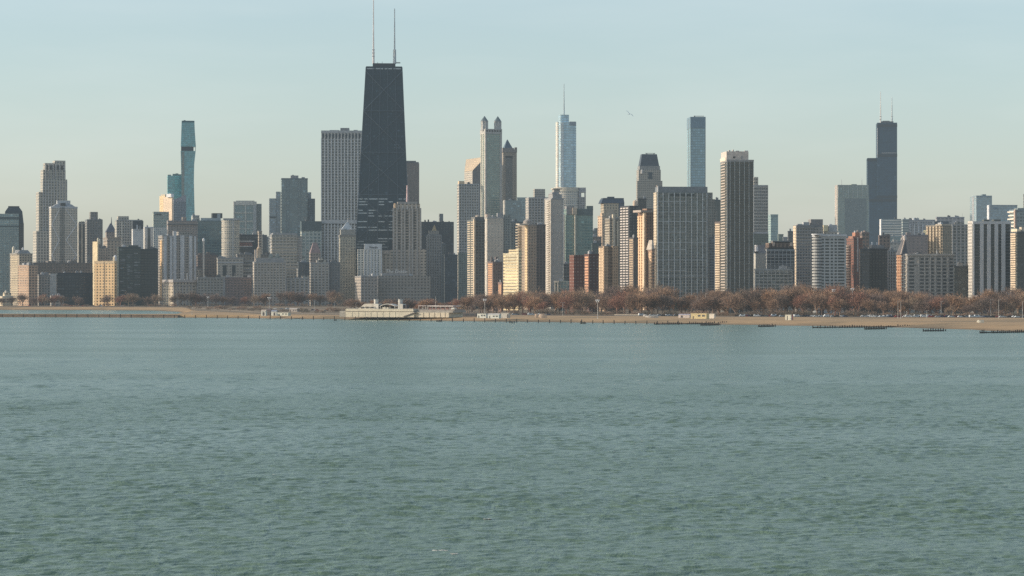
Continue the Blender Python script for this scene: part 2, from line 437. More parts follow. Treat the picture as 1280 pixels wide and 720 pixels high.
# gold pair
b = S('the slim gold tower', 'slim gold lit tower with a curled ornament on its roof', 116.5, 122.2, 135, 310, 3610, (.34, .29, .25), bay=3, fl=3, wx=.4, psi=32)
b.box('lit_pier', 121.8, 123.4, 302, None, plain((.70, .55, .32)), v0=-.8, v1=12); b.tank(122.5, 297, 303, 1.3, (.7, .6, .42), v=.3, name='roof_ornament'); b.tank(124.5, 298.5, 305, 2.0, (.5, .45, .36), v=.5)
b.lbalc(22, 312, 378, plain((.72, .56, .33)), out=.3, va=.02, vb=.98, ht=1.0, name='floor_band')  # gold of the lit side is painted on these left bands
b = S('the gold block with the water tank', 'broad gold sunlit brick block with a white rooftop water tank', 121.5, 143, 146, 326.5, 3450, (.58, .42, .24), (.12, .095, .055), 3.6, 3.3, .5, .55, psi=52, dep=34, cat='apartment block', name='apartment_block', units=0)
b.tank(144.0, 318.5, 326, 2.0, G(.68), v=.35); b.box('chimney', 143.2, 143.8, 321, 327, plain((.6, .5, .35)), v0=8, v1=11)
b.bands(1, 1.6, .3, 327, 330, plain((.62, .46, .27))); b.lpiers(1, 1.2, .5, 327, None, plain((.36, .26, .16)), name='downpipe')
# black glass pair
b = S('the black glass slab with lit rows', 'black glass slab with pale broken rows of lit blinds', 146.5, 148.5, 175.8, 309, 3500, (.042, .062, .068), (.025, .042, .046), 3.2, 3.0, .85, .55, blinds=.1, units=3, pent=[(161, 173, 306.5)], v=(3, .6, .35, (.05, .065, .068)), psi=9)
rr = random.Random(8)
for i in range(34):
    y = 313 + i * 1.85; c = rr.randrange(3); xa = 149 + c * 9 + rr.uniform(0, 2)
    if rr.random() < .75: b.box('lit_blind_row', xa, xa + rr.uniform(2.5, 7.4), y - .42, y + .42, plain(G(rr.choice((.16, .24, .34)), -.02)), v0=-.15, v1=.5)
b = S('the plain black glass slab', 'plain black glass slab adjoining the slab with lit rows', 176, 176, 197.2, 311.5, 3520, (.030, .048, .058), (.02, .034, .042), 3.2, 3.0, .9, .75, blinds=.01, units=2, h=(10, .4, .12, (.04, .055, .062)))
# ---- the tall teal tower group
b = S('the green glass tower with the pale lower half', 'green grey glass tower whose lower half is paler, left of the tall teal tower', 190.5, 192, 211, 265, 4100, (.34, .38, .36), (.12, .17, .165), 3, 3.5, .65, .65, units=0, ior=1.7, v=(6, .5, .3, (.4, .43, .42)))
b.box('pale_lower_front', 191.8, 211.2, 284, None, facade('pale_glass', (.5, .53, .54), (.22, .27, .29), 3, 3.4, .6, .6), v0=-.6, v1=2)
b.box('top_band', 194, 202, 267.5, 268.8, DARKM, v0=-.3, v1=1)
b = Bld('glass_skyscraper', 'tall slim teal glass tower that swells and narrows in waves with a dark open floor', 'skyscraper', 226, 226, 243.3, 4550, psi=0, dep=28)
tm = facade('teal_glass', (.12, .28, .30), (.085, .265, .29), 3, 3.6, .92, .85, rough=.1, blinds=.02, ior=1.9)
prof = [(385, 227.5, 243.6), (300, 227.2, 243.4), (262, 227, 243.2), (246, 226.8, 242.8), (225, 226.7, 242.4), (205, 226.3, 242.8), (188.6, 225.8, 244.6)]
mb = MB()
rr_ = lambda p: [(b.u(p[1]), 0, b.z(p[0])), (b.u(p[2]), 0, b.z(p[0])), (b.u(p[2]) - 2, 26, b.z(p[0])), (b.u(p[1]) + 2, 26, b.z(p[0]))]
for p, q in zip(prof, prof[1:]): mb.prism(rr_(p), rr_(q), cap=(q is prof[-1]), u_start=0)
b.part('lower_shaft', mb, [tm])
b.box('open_floor', 226.3, 242, 183, 188.5, plain((.03, .045, .06), .4), v0=1, v1=20); b.box('corner_column', 244, 244.6, 183, 188.5, plain((.05, .07, .08)), v0=1, v1=3)
mb = MB(); prof = [(183.1, 226, 244.9), (165, 226.6, 243.6), (151.5, 227.1, 243)]
for p, q in zip(prof, prof[1:]): mb.prism(rr_(p), rr_(q), cap=(q is prof[-1]), bottom=(p is prof[0]))
b.part('upper_shaft', mb, [tm])
b.box('top_rim', 227.3, 243.1, 150.8, 153, plain((.04, .12, .14)), v0=-.3, v1=24); b.box('rooftop_unit', 229.5, 232, 149.9, 151, DARKM, v0=6, v1=12)
b.box('edge_strip', 226.9, 230.2, 189.5, 262, facade('grey_glass', (.24, .28, .28), (.14, .19, .19), 3, 3.6, .8, .7), v0=-.5, v1=1)
SHORT.append(('the tall teal tower', 226, 244, 4550, 151))
b = S('the shorter teal shaft', 'shorter teal glass shaft with a ragged top joined beside the tallest teal tower', 208.8, 209.5, 227.2, 219.5, 4600, (.12, .27, .28), (.085, .25, .265), 3, 3.6, .92, .85, ior=1.9, blinds=.02, units=0, par=False)
for i, (xa, xb, y) in enumerate(((210, 214, 218.3), (216, 219, 217.2), (219.5, 223, 216.6), (223.6, 227, 217.6))): b.box('roof_fin', xa, xb, y, 219.6, plain((.16, .24, .24)), v0=.3, v1=8)
b = S('the gold curved tower top', 'gold sunlit slim tower with a curved top, left of white pier', 199.5, 206.5, 210.3, 244.8, 4300, (.80, .62, .38), (.3, .22, .14), 3, 3.6, .35, .8, psi=38, units=0, par=False)
b.box('rounded_top', 206.4, 209.5, 242.8, 245, plain((.6, .5, .35)), v0=3, v1=14)
b = S('the white capped pier tower', 'narrow white lit pier with a bright cap against the teal tower', 211, 215, 217, 246, 4220, (.72, .60, .48), (.4, .32, .25), 4, 4, .2, .9, psi=45, units=0, par=False, dep=20)
b.box('bright_cap', 214, 217.2, 242.3, 246.5, plain(G(.8, .03)), v0=-1.2, v1=10)
b = S('the slant roofed blue tower', 'blue grey gridded tower with a slanting roof before the teal tower', 216.6, 217, 232.5, 251.5, 4200, (.20, .24, .29), (.07, .10, .14), 3, 3.4, .6, .6, units=0, par=False, v=(7, .5, .3, (.24, .27, .32)))
mb = MB(); d = b.d; mb.prism([(b.u(217), 0, b.z(251.5)), (b.u(232.5), 0, b.z(251.5)), (b.u(232.5), d, b.z(251.5)), (b.u(217), d, b.z(251.5))],
                             [(b.u(217), 0, b.z(249.5)), (b.u(232.5), 0, b.z(243.5)), (b.u(232.5), d, b.z(243.5)), (b.u(217), d, b.z(249.5))]); b.part('slanted_roof', mb, [plain((.30, .30, .33))])
b = S('the wide brick hotel with the cornice', 'wide purple grey brick block with a heavy dark cornice below the teal tower', 208.5, 210, 247, 276, 3850, (.28, .255, .25), (.07, .07, .075), 3, 3.2, .5, .45, cat='hotel', name='hotel_block', units=2, pent=[(228, 233, 271)])
b.box('cornice', 209.5, 247.5, 279.5, 281, plain(G(.15)), v0=-1.2); b.bands(8, .5, .25, 283, 305, plain(G(.33, .03)))
S('the small grey tower beside the teal tower', 'small grey box tower with white left edge, right of the teal tower foot', 239, 241, 249.2, 269.5, 4000, (.33, .36, .37), (.12, .15, .16), 4, 3.6, .7, .6, units=1)
b = S('the white pier apartment tower', 'apartment tower with alternating white vertical piers and dark window bays', 197.8, 203, 245.3, 294.5, 3620, (.30, .29, .28), (.06, .065, .07), 3, 3.1, .6, .55, psi=16, units=1, pent=[(223, 240, 289.5)])
WP = plain((.56, .55, .54), .75)
for xa, xb, y in ((204.8, 208.4, 295), (212.4, 215.6, 295), (216.6, 220.6, 288.5), (225.5, 230.5, 294), (236.5, 240.5, 294.5), (242.8, 245.2, 295)): b.box('white_pier', xa, xb, y, None, WP, v0=-1.3, v1=1)
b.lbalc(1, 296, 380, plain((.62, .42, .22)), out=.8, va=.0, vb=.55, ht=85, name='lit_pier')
b = Bld('hotel_block', 'cream lit corner hotel with a heavy cornice near the beach', 'hotel', 203.8, 216.5, 246.6, 3440, psi=22)
b.main(351.5, facade('hotel_facade', (.40, .37, .33), (.07, .07, .075), 4.6, 4.0, .45, .55), yb=None)
b.box('cornice', 216.3, 247.2, 349.5, 353, plain((.40, .36, .33)), v0=-1.4, v1=b.d + .6); b.box('string_course', 216.4, 246.8, 356.5, 357.5, plain((.3, .26, .24)), v0=-.6)
b.lpiers(4, 1.6, .5, 357, None, plain((.72, .60, .42))); b.piers([217.5, 222, 228, 233.5, 239, 245.8], 1.5, .5, 357, None, plain((.36, .34, .32)))
b.mast(234, 341, 351, .5, .3, WHITE, name='flagpole'); b.units(3)
SHORT.append(('the cream corner hotel', 204, 247, 3440, 350))
b = S('the curved teal glass tower', 'curved dark teal glass tower with a black box on its roof', 244, 246, 277, 276, 3980, (.14, .20, .21), (.055, .10, .11), 3, 3.5, .88, .75, ior=1.8, blinds=.04, units=1, h=(14, .5, .2, (.13, .18, .19)))
b.box('roof_step', 251, 276, 272.3, 276.2, plain((.33, .38, .39)), v0=3, v1=24); b.box('black_roof_box', 265.5, 278, 266.2, 272.4, plain((.05, .06, .065)), v0=4, v1=20); b.box('pale_roof_box', 271.5, 275.5, 267, 272.6, plain((.38, .42, .43)), v0=3.6, v1=8)
b = S('the thin white chimney tower', 'thin white shaft with a rounded head before the curved teal tower', 253.4, 253.4, 255.6, 301, 3700, (.5, .5, .49), wx=0, cat='chimney', name='chimney_stack', units=0, par=False, dep=3)
b.tank(254.5, 297.5, 301.5, 1.7, G(.66)); 
b = S('the gold lit round tower', 'round fronted tower glowing gold down its left side', 277, 277, 284, 274.5, 3780, (.72, .58, .36), (.2, .17, .12), 3, 3.3, .6, .5, units=0, par=False, dep=8, psi=0)
mb = MB(); ua, ub = b.u(277), b.u(299.5); r = (ub - ua) / 2
arc = lambda z: [(ua + r - r * math.cos(math.pi * i / 18), r * .75 - r * .75 * math.sin(math.pi * i / 18), z) for i in range(19)]
mbb = MB(); mbb.prism(arc(0), arc(b.z(275))); nm = mbb.mesh('tower_body', [facade('round_facade', (.44, .43, .40), (.10, .115, .12), 3, 3.3, .62, .5, ior=1.7), ROOFM])
b.body.data = nm
for i in range(22):
    z = b.z(274.2) * (i + .5) / 22; mb = MB(); k = 1.012
    ring = [(ua + r - k * r * math.cos(math.pi * j / 18), r * .75 - k * r * .75 * math.sin(math.pi * j / 18), z - .5) for j in range(19)]
    mb.prism(ring, [(p[0], p[1], z + .5) for p in ring], bottom=True); b.part('floor_band', mb, [plain((.56, .50, .40))])
b.box('roof_rim', 279, 301, 272.8, 275, plain(G(.36)), v0=2, v1=14); b.piers([288.5, 291.3], 1.0, -1.0, 276, None, plain(G(.55)))
b = Bld('framed_glass_tower', 'pale framed tower with a big white cross of mullions over blue glass', 'tower', 291.8, 292.6, 320.5, 4120, psi=1, dep=26)
b.main(253.5, facade('framed_glass', (.30, .36, .38), (.10, .17, .18), 2.6, 3.6, .75, .75, ior=1.8, blinds=.05))
FR = plain((.56, .53, .47), .7)
b.box('top_beam', 291.8, 320.8, 251.8, 256.5, FR, v0=-1, v1=24); b.box('side_frame', 291.9, 293.3, 256.6, None, FR, v0=-1, v1=3); b.box('side_frame', 316.5, 320.6, 256.6, None, plain((.40, .41, .41)), v0=-1, v1=3)
b.box('mullion', 306.3, 307.6, 256.6, None, FR, v0=-.7, v1=1)
for y in (266, 276.5, 286, 295): b.box('mullion', 293.4, 316.4, y - .5, y + .5, FR, v0=-.6, v1=1)
b.box('right_wing', 320.7, 327, 254.5, None, facade('wing_glass', (.22, .26, .28), (.11, .145, .16), 3, 3.6, .8, .6), v0=4, v1=24); b.box('penthouse', 295, 318, 250.6, 252, FR, v0=4, v1=20)
SHORT.append(('the white framed glass tower', 292, 327, 4120, 252))
b = S('the navy block with red stripes', 'navy dark block with white and red reflected stripes near its top', 293, 294.5, 322.5, 293.5, 3800, (.05, .06, .075), (.03, .04, .055), 3.5, 3.4, .8, .7, cat='office block', name='office_block', units=3)
for y, c in ((301.5, (.62, .56, .52)), (304, (.35, .13, .10)), (306.3, (.40, .15, .11)), (308, (.62, .57, .53))): b.box('stripe_band', 296, 315 + (y % 2) * 2, y - .6, y + .6, plain(c), v0=-.35, v1=.5)  # reflections in the dark glass, painted as coloured bands
S('the slim tan tower', 'slim tan grey tower right of the striped navy block', 322, 323.5, 327.5, 289, 3900, (.36, .32, .28), bay=3, units=0)
S('the slim dark tower', 'slim dark slab right of the slim tan tower', 327.6, 328, 333.6, 294, 3960, (.10, .12, .14), (.05, .06, .07), 3, units=1)
S('the pale blue infill tower', 'pale blue grey slab filling the gap beside the beige concrete tower', 331.5, 333.5, 339, 296, 4100, (.36, .40, .43), (.2, .24, .27), 3, units=0)
# lower row x 245-400
S('the dark brown roofed block', 'dark brown block with a ragged reddish roofline near the thin chimney', 245.5, 247, 272, 319, 3740, (.15, .125, .12), bay=3, cat='apartment block', name='apartment_block', pent=[(249, 256, 316), (259, 263, 315)], units=4)
b = S('the concrete block with two dark slots', 'grey concrete block with two tall dark slots in its front', 271, 272, 304, 322.5, 3600, (.34, .335, .32), bay=4, wx=.5, wy=.3, cat='apartment block', name='apartment_block', units=4)
b.box('dark_slot', 278.6, 283, 331.5, 345, plain((.04, .05, .055), .3), v0=-.3, v1=1); b.box('dark_slot', 290.2, 294.4, 331.5, 345, plain((.04, .05, .055), .3), v0=-.3, v1=1); b.box('string_course', 271.8, 304.3, 327.5, 329, plain(G(.42)), v0=-.5, v1=2)
S('the banded grey midrise', 'grey midrise with horizontal bands left of the wide stone hotel', 302, 303, 317.5, 326, 3620, (.31, .305, .29), bay=3.5, fl=4, wx=.9, wy=.4, cat='midrise', name='midrise_block', h=(8, .9, .4, G(.36)), units=2)
S('the grey gridded waterfront block', 'low grey gridded block behind shore trees, right of cream corner hotel', 246.5, 247, 279, 347, 3450, (.29, .285, .27), (.07, .075, .08), 3.2, 3.1, .55, .5, cat='apartment block', name='apartment_block', v=(8, .7, .4, G(.31)), units=3)
b = S('the purple brick waterfront block', 'low purple brown brick block with pale end piers, left of stone hotel', 279.2, 279.5, 317, 347, 3460, (.21, .165, .165), (.06, .06, .065), 3.0, 3.0, .5, .5, cat='apartment block', name='apartment_block', v=(9, .6, .35, (.24, .2, .195)), units=3)
b.box('end_pier', 279.3, 281.5, 346.5, None, plain(G(.36, .02)), v0=-.8, v1=2); b.box('end_pier', 315, 317.2, 346.5, None, plain(G(.36, .02)), v0=-.8, v1=2)
b = S('the wide stone hotel with the roof domes', 'wide grey stone block with two small round roof domes', 316, 318, 357, 327.5, 3450, (.36, .345, .32), (.09, .09, .09), 3.0, 3.0, .5, .5, cat='apartment block', name='apartment_block', units=3, v=(10, .7, .35, G(.36, .02)))
b.box('attic', 320, 355, 322.5, 327.6, plain(G(.30, .03)), v0=2, v1=20)
for x in (339.5, 347.5):
    mb = MB(); mb.cyl(b.u(x), 9, 3.6, 3.4, b.z(322.6), b.z(320)); mb.cyl(b.u(x), 9, 3.4, 1.2, b.z(320), b.z(316.8)); b.part('roof_dome', mb, [plain((.24, .25, .22))])
b.box('chimney', 318.6, 321, 312, 327.6, plain((.55, .46, .38)), v0=6, v1=10); b.box('lit_chimney', 321.5, 325.8, 310, 323, plain((.66, .5, .34)), v0=8, v1=13); b.tank(323.6, 307.8, 310.4, 1.8, (.7, .52, .36), v=.35)
b = S('the beige concrete tower', 'beige concrete tower with wide band windows below the blue glass tower', 337.5, 340, 371.5, 293.5, 3650, (.39, .37, .33), (.10, .105, .10), 4, 3.5, .7, .4, h=(20, 1.4, .4, (.42, .40, .36)), units=2)
b.box('roof_deck', 341, 371, 291.2, 294, plain(G(.34, .02)), v0=2, v1=20); b.box('side_wing', 371.6, 377.6, 295, None, facade('pale_wing', G(.42), (.08, .09, .10), 3, 3.4, .5, .6), v0=3, v1=22); b.mast(338.6, 291, 330, .6, .4, WHITE, v=.0, name='mast')
b = S('the glass tower with white window squares', 'glass tower of pale square window panels under a dark flat top', 375.5, 377, 401.5, 277, 3750, (.42, .47, .46), (.10, .15, .155), 4.2, 4.0, .6, .6, units=2, ior=1.8)
b.box('dark_top', 376.8, 401.8, 276.4, 288.5, plain((.085, .115, .125), .35), v0=-.6); b.piers([377.2, 382, 387, 391.8, 396.6, 401.4], .8, .5, 289, None, plain((.46, .5, .49)))
b = S('the small pink roofed tower', 'small stone tower with a pink hipped roof', 386.5, 388, 401, 316, 3620, (.33, .29, .275), bay=3, units=0, par=False)
mb = MB(); mb.frustum((b.u(388), b.u(401), -.5, b.d), (b.u(392), b.u(397), b.d * .4, b.d * .6), b.z(316), b.z(303)); b.part('pink_roof', mb, [plain((.29, .20, .19))]); b.mast(394.5, 297, 303.5, .6, .3, DARKM, name='finial')
b = Bld('glass_skyscraper', 'massive blue grey glass tower with stepped wings on both sides', 'skyscraper', 351, 352, 384.6, 4050, psi=2, dep=34)
gm = facade('blue_grey_glass', (.17, .22, .24), (.08, .12, .135), 4.2, 4.6, .8, .65, ior=1.8, blinds=.05)
b.main(223, gm); b.parapet(col=(.14, .17, .19), h=1.5)
b.box('penthouse', 363.5, 373, 219, 223.2, plain(G(.26)), v0=8, v1=24); b.box('rooftop_unit', 377, 381, 221, 223.2, plain(G(.3)), v0=6, v1=10); b.box('rooftop_unit', 365, 367.5, 218.2, 219.2, plain(G(.3)), v0=9, v1=14)
lg = facade('pale_blue_glass', (.27, .31, .34), (.13, .17, .20), 2.8, 3.6, .8, .6, ior=1.8)
b.box('stepped_wing', 345, 350.9, 239.5, None, lg, v0=3, v1=30); b.box('stepped_wing', 336.6, 344.9, 248, None, lg, v0=1, v1=30); b.box('stepped_wing', 384.8, 389, 240, None, lg, v0=6, v1=30); b.box('stepped_wing', 384.7, 393.8, 248, None, facade('dark_blue_wing', (.10, .13, .16), (.06, .08, .10), 2.8, 3.6, .8, .6), v0=2, v1=28)
b.piers([358, 361, 372.5, 376], .8, .4, 225, None, plain((.20, .235, .25))); b.box('dark_belt', 337, 345, 270.5, 272.5, plain((.08, .1, .11)), v0=.6, v1=4)
SHORT.append(('the blue glass tower with stepped wings', 336, 394, 4050, 223))
S('the low blue glass slab', 'low dark blue glass slab tucked beside the square panelled glass tower', 372, 373, 388.6, 328, 3540, (.09, .11, .13), (.05, .065, .08), 3, 3.2, .7, .7, cat='midrise', name='midrise_block', units=2)
S('the grey apartment block by the stone hotel', 'grey apartment block with paired dark windows right of the domed block', 356.5, 358, 386, 348, 3470, (.34, .335, .32), (.06, .065, .07), 4.2, 3.2, .45, .5, cat='apartment block', name='apartment_block', v=(5, 1.4, .5, G(.36)), pent=[(378, 386, 344.5)], units=2)
S('the pale midrise with dark corner', 'pale grey midrise with a dark glazed right corner', 387, 388.5, 411, 328.5, 3490, (.36, .35, .33), (.09, .095, .10), 3.2, 3.1, .55, .55, cat='midrise', name='midrise_block', v=(5, .7, .4, G(.38)), pent=[(396, 408, 325), (399, 404, 322)], units=2)
S('the blue windowed midrise', 'dark midrise with rows of blue windows, left of spired stone tower', 410.5, 411.5, 425, 328, 3500, (.15, .16, .175), (.05, .07, .09), 3.0, 3.0, .6, .5, cat='midrise', name='midrise_block', pent=[(414, 420, 324.5)], units=1)
b = S('the stone tower with the pyramid cap', 'grey green stone tower capped by a pale pyramid with a finial', 423.6, 425, 444.6, 294.5, 3560, (.28, .28, .255), (.09, .09, .085), 3, 3.2, .45, .5, units=0, par=False, blinds=.18)
b.box('crown_band', 424.6, 445, 293.5, 296.5, plain((.22, .20, .17)), v0=-.8); b.box('attic', 426, 443.5, 286.8, 293.6, plain((.30, .285, .255)), v0=1, v1=b.d - 1)
mb = MB(); mb.frustum((b.u(427), b.u(442), 1, b.d - 1), (b.u(434), b.u(435.6), b.d * .45, b.d * .55), b.z(287), b.z(277.5)); b.part('pyramid_cap', mb, [plain((.42, .45, .47))]); b.mast(434.8, 272.6, 278, .8, .3, plain(G(.4)), name='finial')
b.wins([(426.5, 429.5), (431, 434), (436, 439), (440.5, 443)], 1, 295.6, 298.6, plain((.5, .48, .4)), hf=.55)
for x in (425.6, 430.5, 439.5, 443.8): b.box('corner_pinnacle', x - .7, x + .7, 284.6, 287.2, plain((.4, .42, .43)), v0=.3, v1=3)
# ---- the white ribbed tower and the great black tapered tower
b = Bld('skyscraper', 'pale grey ribbed skyscraper with a row of tall dark openings at its flat top', 'skyscraper', 401, 401.6, 456.5, 3760, psi=-2, dep=44)
b.main(163.5, facade('ribbed_marble', (.44, .45, .46), (.05, .065, .08), 4.85, 4.1, .56, .62, blinds=.03)); b.parapet(col=G(.46), h=3)
pm = plain(G(.60), .7); xs = [401.9 + i * 4.13 for i in range(14)]
b.piers(xs, 1.5, .9, 172.5, 274.5, pm); b.piers(xs, 1.5, .9, 280, None, pm)
for x0 in xs[:-1]: b.box('dark_opening', x0 + 1.0, x0 + 3.2, 167.2, 172, plain((.05, .065, .085), .4), v0=-.3, v1=1)
b.box('light_belt', 401.5, 456, 274.6, 279.5, plain(G(.50)), v0=-.7, v1=2); b.box('dark_joint', 401.7, 456, 279.8, 281, DARKM, v0=-.2, v1=2)
b.box('penthouse', 425.5, 436.5, 159.2, 163.6, plain(G(.28)), v0=12, v1=28); b.box('rooftop_unit', 412, 424, 162, 163.6, plain(G(.4)), v0=10, v1=22); b.box('rooftop_unit', 442, 447, 161.8, 163.6, plain(G(.35)), v0=9, v1=16)
SHORT.append(('the pale ribbed skyscraper', 401, 456, 3760, 163))

b = Bld('skyscraper', 'giant black tapering skyscraper with two tall white roof antennas, tallest in the skyline', 'skyscraper', 440, 440, 515.5, 3600, psi=0, dep=50)
hm = facade('black_aluminium_facade', (.026, .050, .072), (.014, .034, .055), 5.2, 4.0, .62, .55, rough=.3, blinds=.08, ior=1.4)
def quadz(y, xa, xb, va, vb): z = b.z(y); return [(b.u(xa), va, z), (b.u(xb), va, z), (b.u(xb), vb, z), (b.u(xa), vb, z)]
X0 = lambda y: 457.6 - (y - 82) * (457.6 - 440.2) / (385 - 82)
X1 = lambda y: 502.8 + (y - 82) * (515.3 - 502.8) / (385 - 82)
VA = lambda y: 10 - (y - 82) * 10 / 303.0
mb = MB(); mb.prism(quadz(385, X0(385), X1(385), 0, 50), quadz(82, X0(82), X1(82), 10, 42), u_start=0); b.body = b.part('tapered_shaft', mb, [hm])
b.box('roof_box', 466, 494.3, 77.6, 82.3, plain((.05, .06, .07)), v0=16, v1=34)
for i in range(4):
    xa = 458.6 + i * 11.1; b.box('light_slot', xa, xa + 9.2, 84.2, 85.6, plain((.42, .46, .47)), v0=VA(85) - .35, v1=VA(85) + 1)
bm_ = plain((.058, .086, .112), .5)
for i, (ya, yb) in enumerate(((88, 138), (138, 190), (190, 243), (243, 300), (300, 372))):
    for s_ in (0, 1):
        xa, xb = (X0(ya), X1(yb)) if s_ else (X1(ya), X0(yb))
        mb = MB(); mb.tube((b.u(xa), VA(ya) - .2 - .25 * s_, b.z(ya)), (b.u(xb), VA(yb) - .2 - .25 * s_, b.z(yb)), .9, n=4); b.part('cross_brace', mb, [bm_])
    mb = MB(); mb.tube((b.u(X0(yb)), VA(yb) - .3, b.z(yb)), (b.u(X1(yb)), VA(yb) - .3, b.z(yb)), .8, n=4); b.part('tie_beam', mb, [bm_])
for fr in (.0, .2, .4, .6, .8, 1.0):
    xa, xb = X0(83) + fr * (X1(83) - X0(83)), X0(384) + fr * (X1(384) - X0(384))
    mb = MB(); mb.tube((b.u(xa), VA(83) - .1, b.z(83)), (b.u(xb), VA(384) - .1, b.z(384)), .7, n=4); b.part('column', mb, [bm_])
rr = random.Random(5)
for i in range(24):      # reflections painted as pale strips on storeys of the lower third, broken by the columns
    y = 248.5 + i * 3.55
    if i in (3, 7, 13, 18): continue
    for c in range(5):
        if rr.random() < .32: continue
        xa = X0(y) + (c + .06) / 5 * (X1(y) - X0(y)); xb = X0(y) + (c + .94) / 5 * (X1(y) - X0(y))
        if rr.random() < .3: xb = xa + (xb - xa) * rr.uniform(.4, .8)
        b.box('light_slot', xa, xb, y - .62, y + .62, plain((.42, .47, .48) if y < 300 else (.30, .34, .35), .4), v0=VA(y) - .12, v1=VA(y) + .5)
for px, y1, lab in ((467, -12, 'taller left antenna running out of the top of the frame'), (493.6, 8, 'shorter right antenna with a thicker dark base')):
    z0 = b.z(77.7); mb = MB(); u = b.u(px)
    for (ya, yb, r) in ((77.7, 60, 1.6 if px < 480 else 2.4), (60, 45, 1.1), (45, 25, .9), (25, y1, .7)): mb.cyl(u, 24, r, r * .85, b.z(ya), b.z(yb), n=8)
    for ya in (60, 64, 68): mb.box(u - 1.9, u + 1.9, 22.6, 25.4, b.z(ya) - .4, b.z(ya) + .4)
    b.part('antenna', mb, [plain((.58, .53, .52) if px < 480 else (.46, .49, .50), .6)], lab)
b.box('crane_arm', 494, 500.5, 75.8, 76.9, DARKM, v0=23, v1=25); b.box('roof_mast', 477.5, 478, 74.8, 77.7, plain(G(.4)), v0=24, v1=25); b.box('roof_mast', 471.8, 472.3, 75.4, 77.7, plain(G(.4)), v0=24, v1=25)
SHORT.append(('the giant black tapering skyscraper', 440, 515, 3600, 77))
b = S('the brown slab behind the black skyscraper', 'plain brown grey slab peeping out right of the black tapering skyscraper', 506, 507, 524, 204, 4000, (.18, .165, .165), (.12, .11, .11), 4, 3.6, .4, .7, units=0, par=False, blinds=.02)
b.box('penthouse', 507.5, 520, 200.8, 204.2, plain(G(.15)), v0=3, v1=16); b.box('roof_step', 516, 523.5, 202.3, 204.2, plain(G(.16)), v0=2, v1=14)
# ---- stone setback tower and the long hotel
b = Bld('setback_tower', 'tan grey stone setback tower with a pink mast on its crown', 'tower', 491, 492, 526, 3560, psi=2, dep=30)
sm = facade('limestone_facade', (.36, .325, .29), (.07, .065, .06), 5.2, 4.2, .5, .45)
b.main(262, sm); b.box('crown', 492.6, 525, 254.5, 262, sm, v0=1.5, v1=27); b.box('crown_top', 497, 522, 252, 254.6, plain((.34, .31, .28)), v0=4, v1=24)
pl = plain((.40, .36, .32), .8)
for x in (492, 496, 502, 505.8, 512, 515.6, 521.6, 525.6): b.box('stone_pier', x - 1, x + 1, 260, None, pl, v0=-.9, v1=1)
for x in (498, 503.5, 509, 514.5, 520.5): b.box('crown_pinnacle', x - .8, x + .8, 256.5, 262, plain((.52, .48, .44)), v0=.8, v1=2.4)
b.box('lit_pinnacle', 493, 494.6, 254, 260, plain((.85, .55, .3), .6), v0=-.5, v1=5)  # bright box painted as the sun's hot spot on the crown
b.wins([(497.4, 500.8), (507, 510.6), (516.8, 520.4)], 22, 263.5, 339, plain((.055, .05, .048), .25), hf=.55)
b.mast(509, 231, 252.2, 1.5, .9, plain((.62, .42, .40)), name='mast', seg=3)
b.box('lower_wing', 477.5, 491, 313, None, sm, v0=-3, v1=26); b.box('lower_wing', 526.2, 532.5, 311.5, None, sm, v0=-3, v1=26); b.box('lower_front', 489, 527.5, 312, None, facade('limestone_lower', (.33, .30, .275), (.08, .075, .07), 5.2, 4.2, .5, .45), v0=-.5, v1=2); b.box('lower_wing', 479, 487, 313.5, 318, plain((.42, .35, .29)), v0=-4.5, v1=-2)
SHORT.append(('the stone setback tower', 477, 532, 3560, 252))
b = Bld('hotel_block', 'long dark grey stone hotel with raised rooftop lettering, under the stone setback tower', 'hotel', 471.5, 472.5, 538, 3470, psi=2, dep=28)
b.main(344.5, facade('hotel_stone', (.27, .265, .255), (.09, .09, .09), 4.4, 4.2, .5, .5, blinds=.05)); b.box('left_block', 477, 509.5, 341.8, 344.6, plain(G(.31, .03)), v0=1, v1=20); b.bands(9, .5, .25, 345, None, plain(G(.29, .02)))
b.box('sign_frame', 481.5, 508.5, 341.2, 342, plain(G(.2)), v0=1.2, v1=1.6); b.units(3)
cu = bpy.data.curves.new('sign_text', 'FONT'); cu.body = 'The Drake'; cu.size = 1; cu.extrude = .02; cu.shear = .15
t_ = bpy.data.objects.new('sign_text', cu); COL.objects.link(t_)
def text_mesh(ob, width, name, mat, parent, loc):
    dg = bpy.context.evaluated_depsgraph_get(); me = bpy.data.meshes.new_from_object(ob.evaluated_get(dg)); me.name = name
    bpy.data.objects.remove(ob); xs_ = [v.co.x for v in me.vertices]; k = width / (max(xs_) - min(xs_)); x_ = min(xs_)
    for v in me.vertices: v.co = Vector(((v.co.x - x_) * k, -v.co.z * k, v.co.y * k))
    me.materials.clear(); me.materials.append(mat); uvl = me.uv_layers.get('UVMap') or me.uv_layers.new(name='UVMap')
    return link(name, me, parent, loc)
text_mesh(t_, b.u(509) - b.u(482.5), 'sign_lettering', plain((.78, .76, .72), .6), b.root, (b.u(482.5), .6, b.z(341.2)))
SHORT.append(('the long grey stone hotel', 471, 538, 3470, 342))
b = Bld('hotel_block', 'white slab hotel with dark window strips and small lettering near its top', 'hotel', 446.5, 447, 477, 3540, psi=1, dep=18)
b.main(311.3, facade('white_slab', (.50, .51, .50), (.10, .13, .14), 4.4, 3.2, .5, .6)); b.box('raised_front', 455.6, 477.2, 305, None, facade('white_slab_front', (.54, .54, .53), (.10, .13, .14), 4.4, 3.2, .45, .62), v0=-1.2, v1=12)
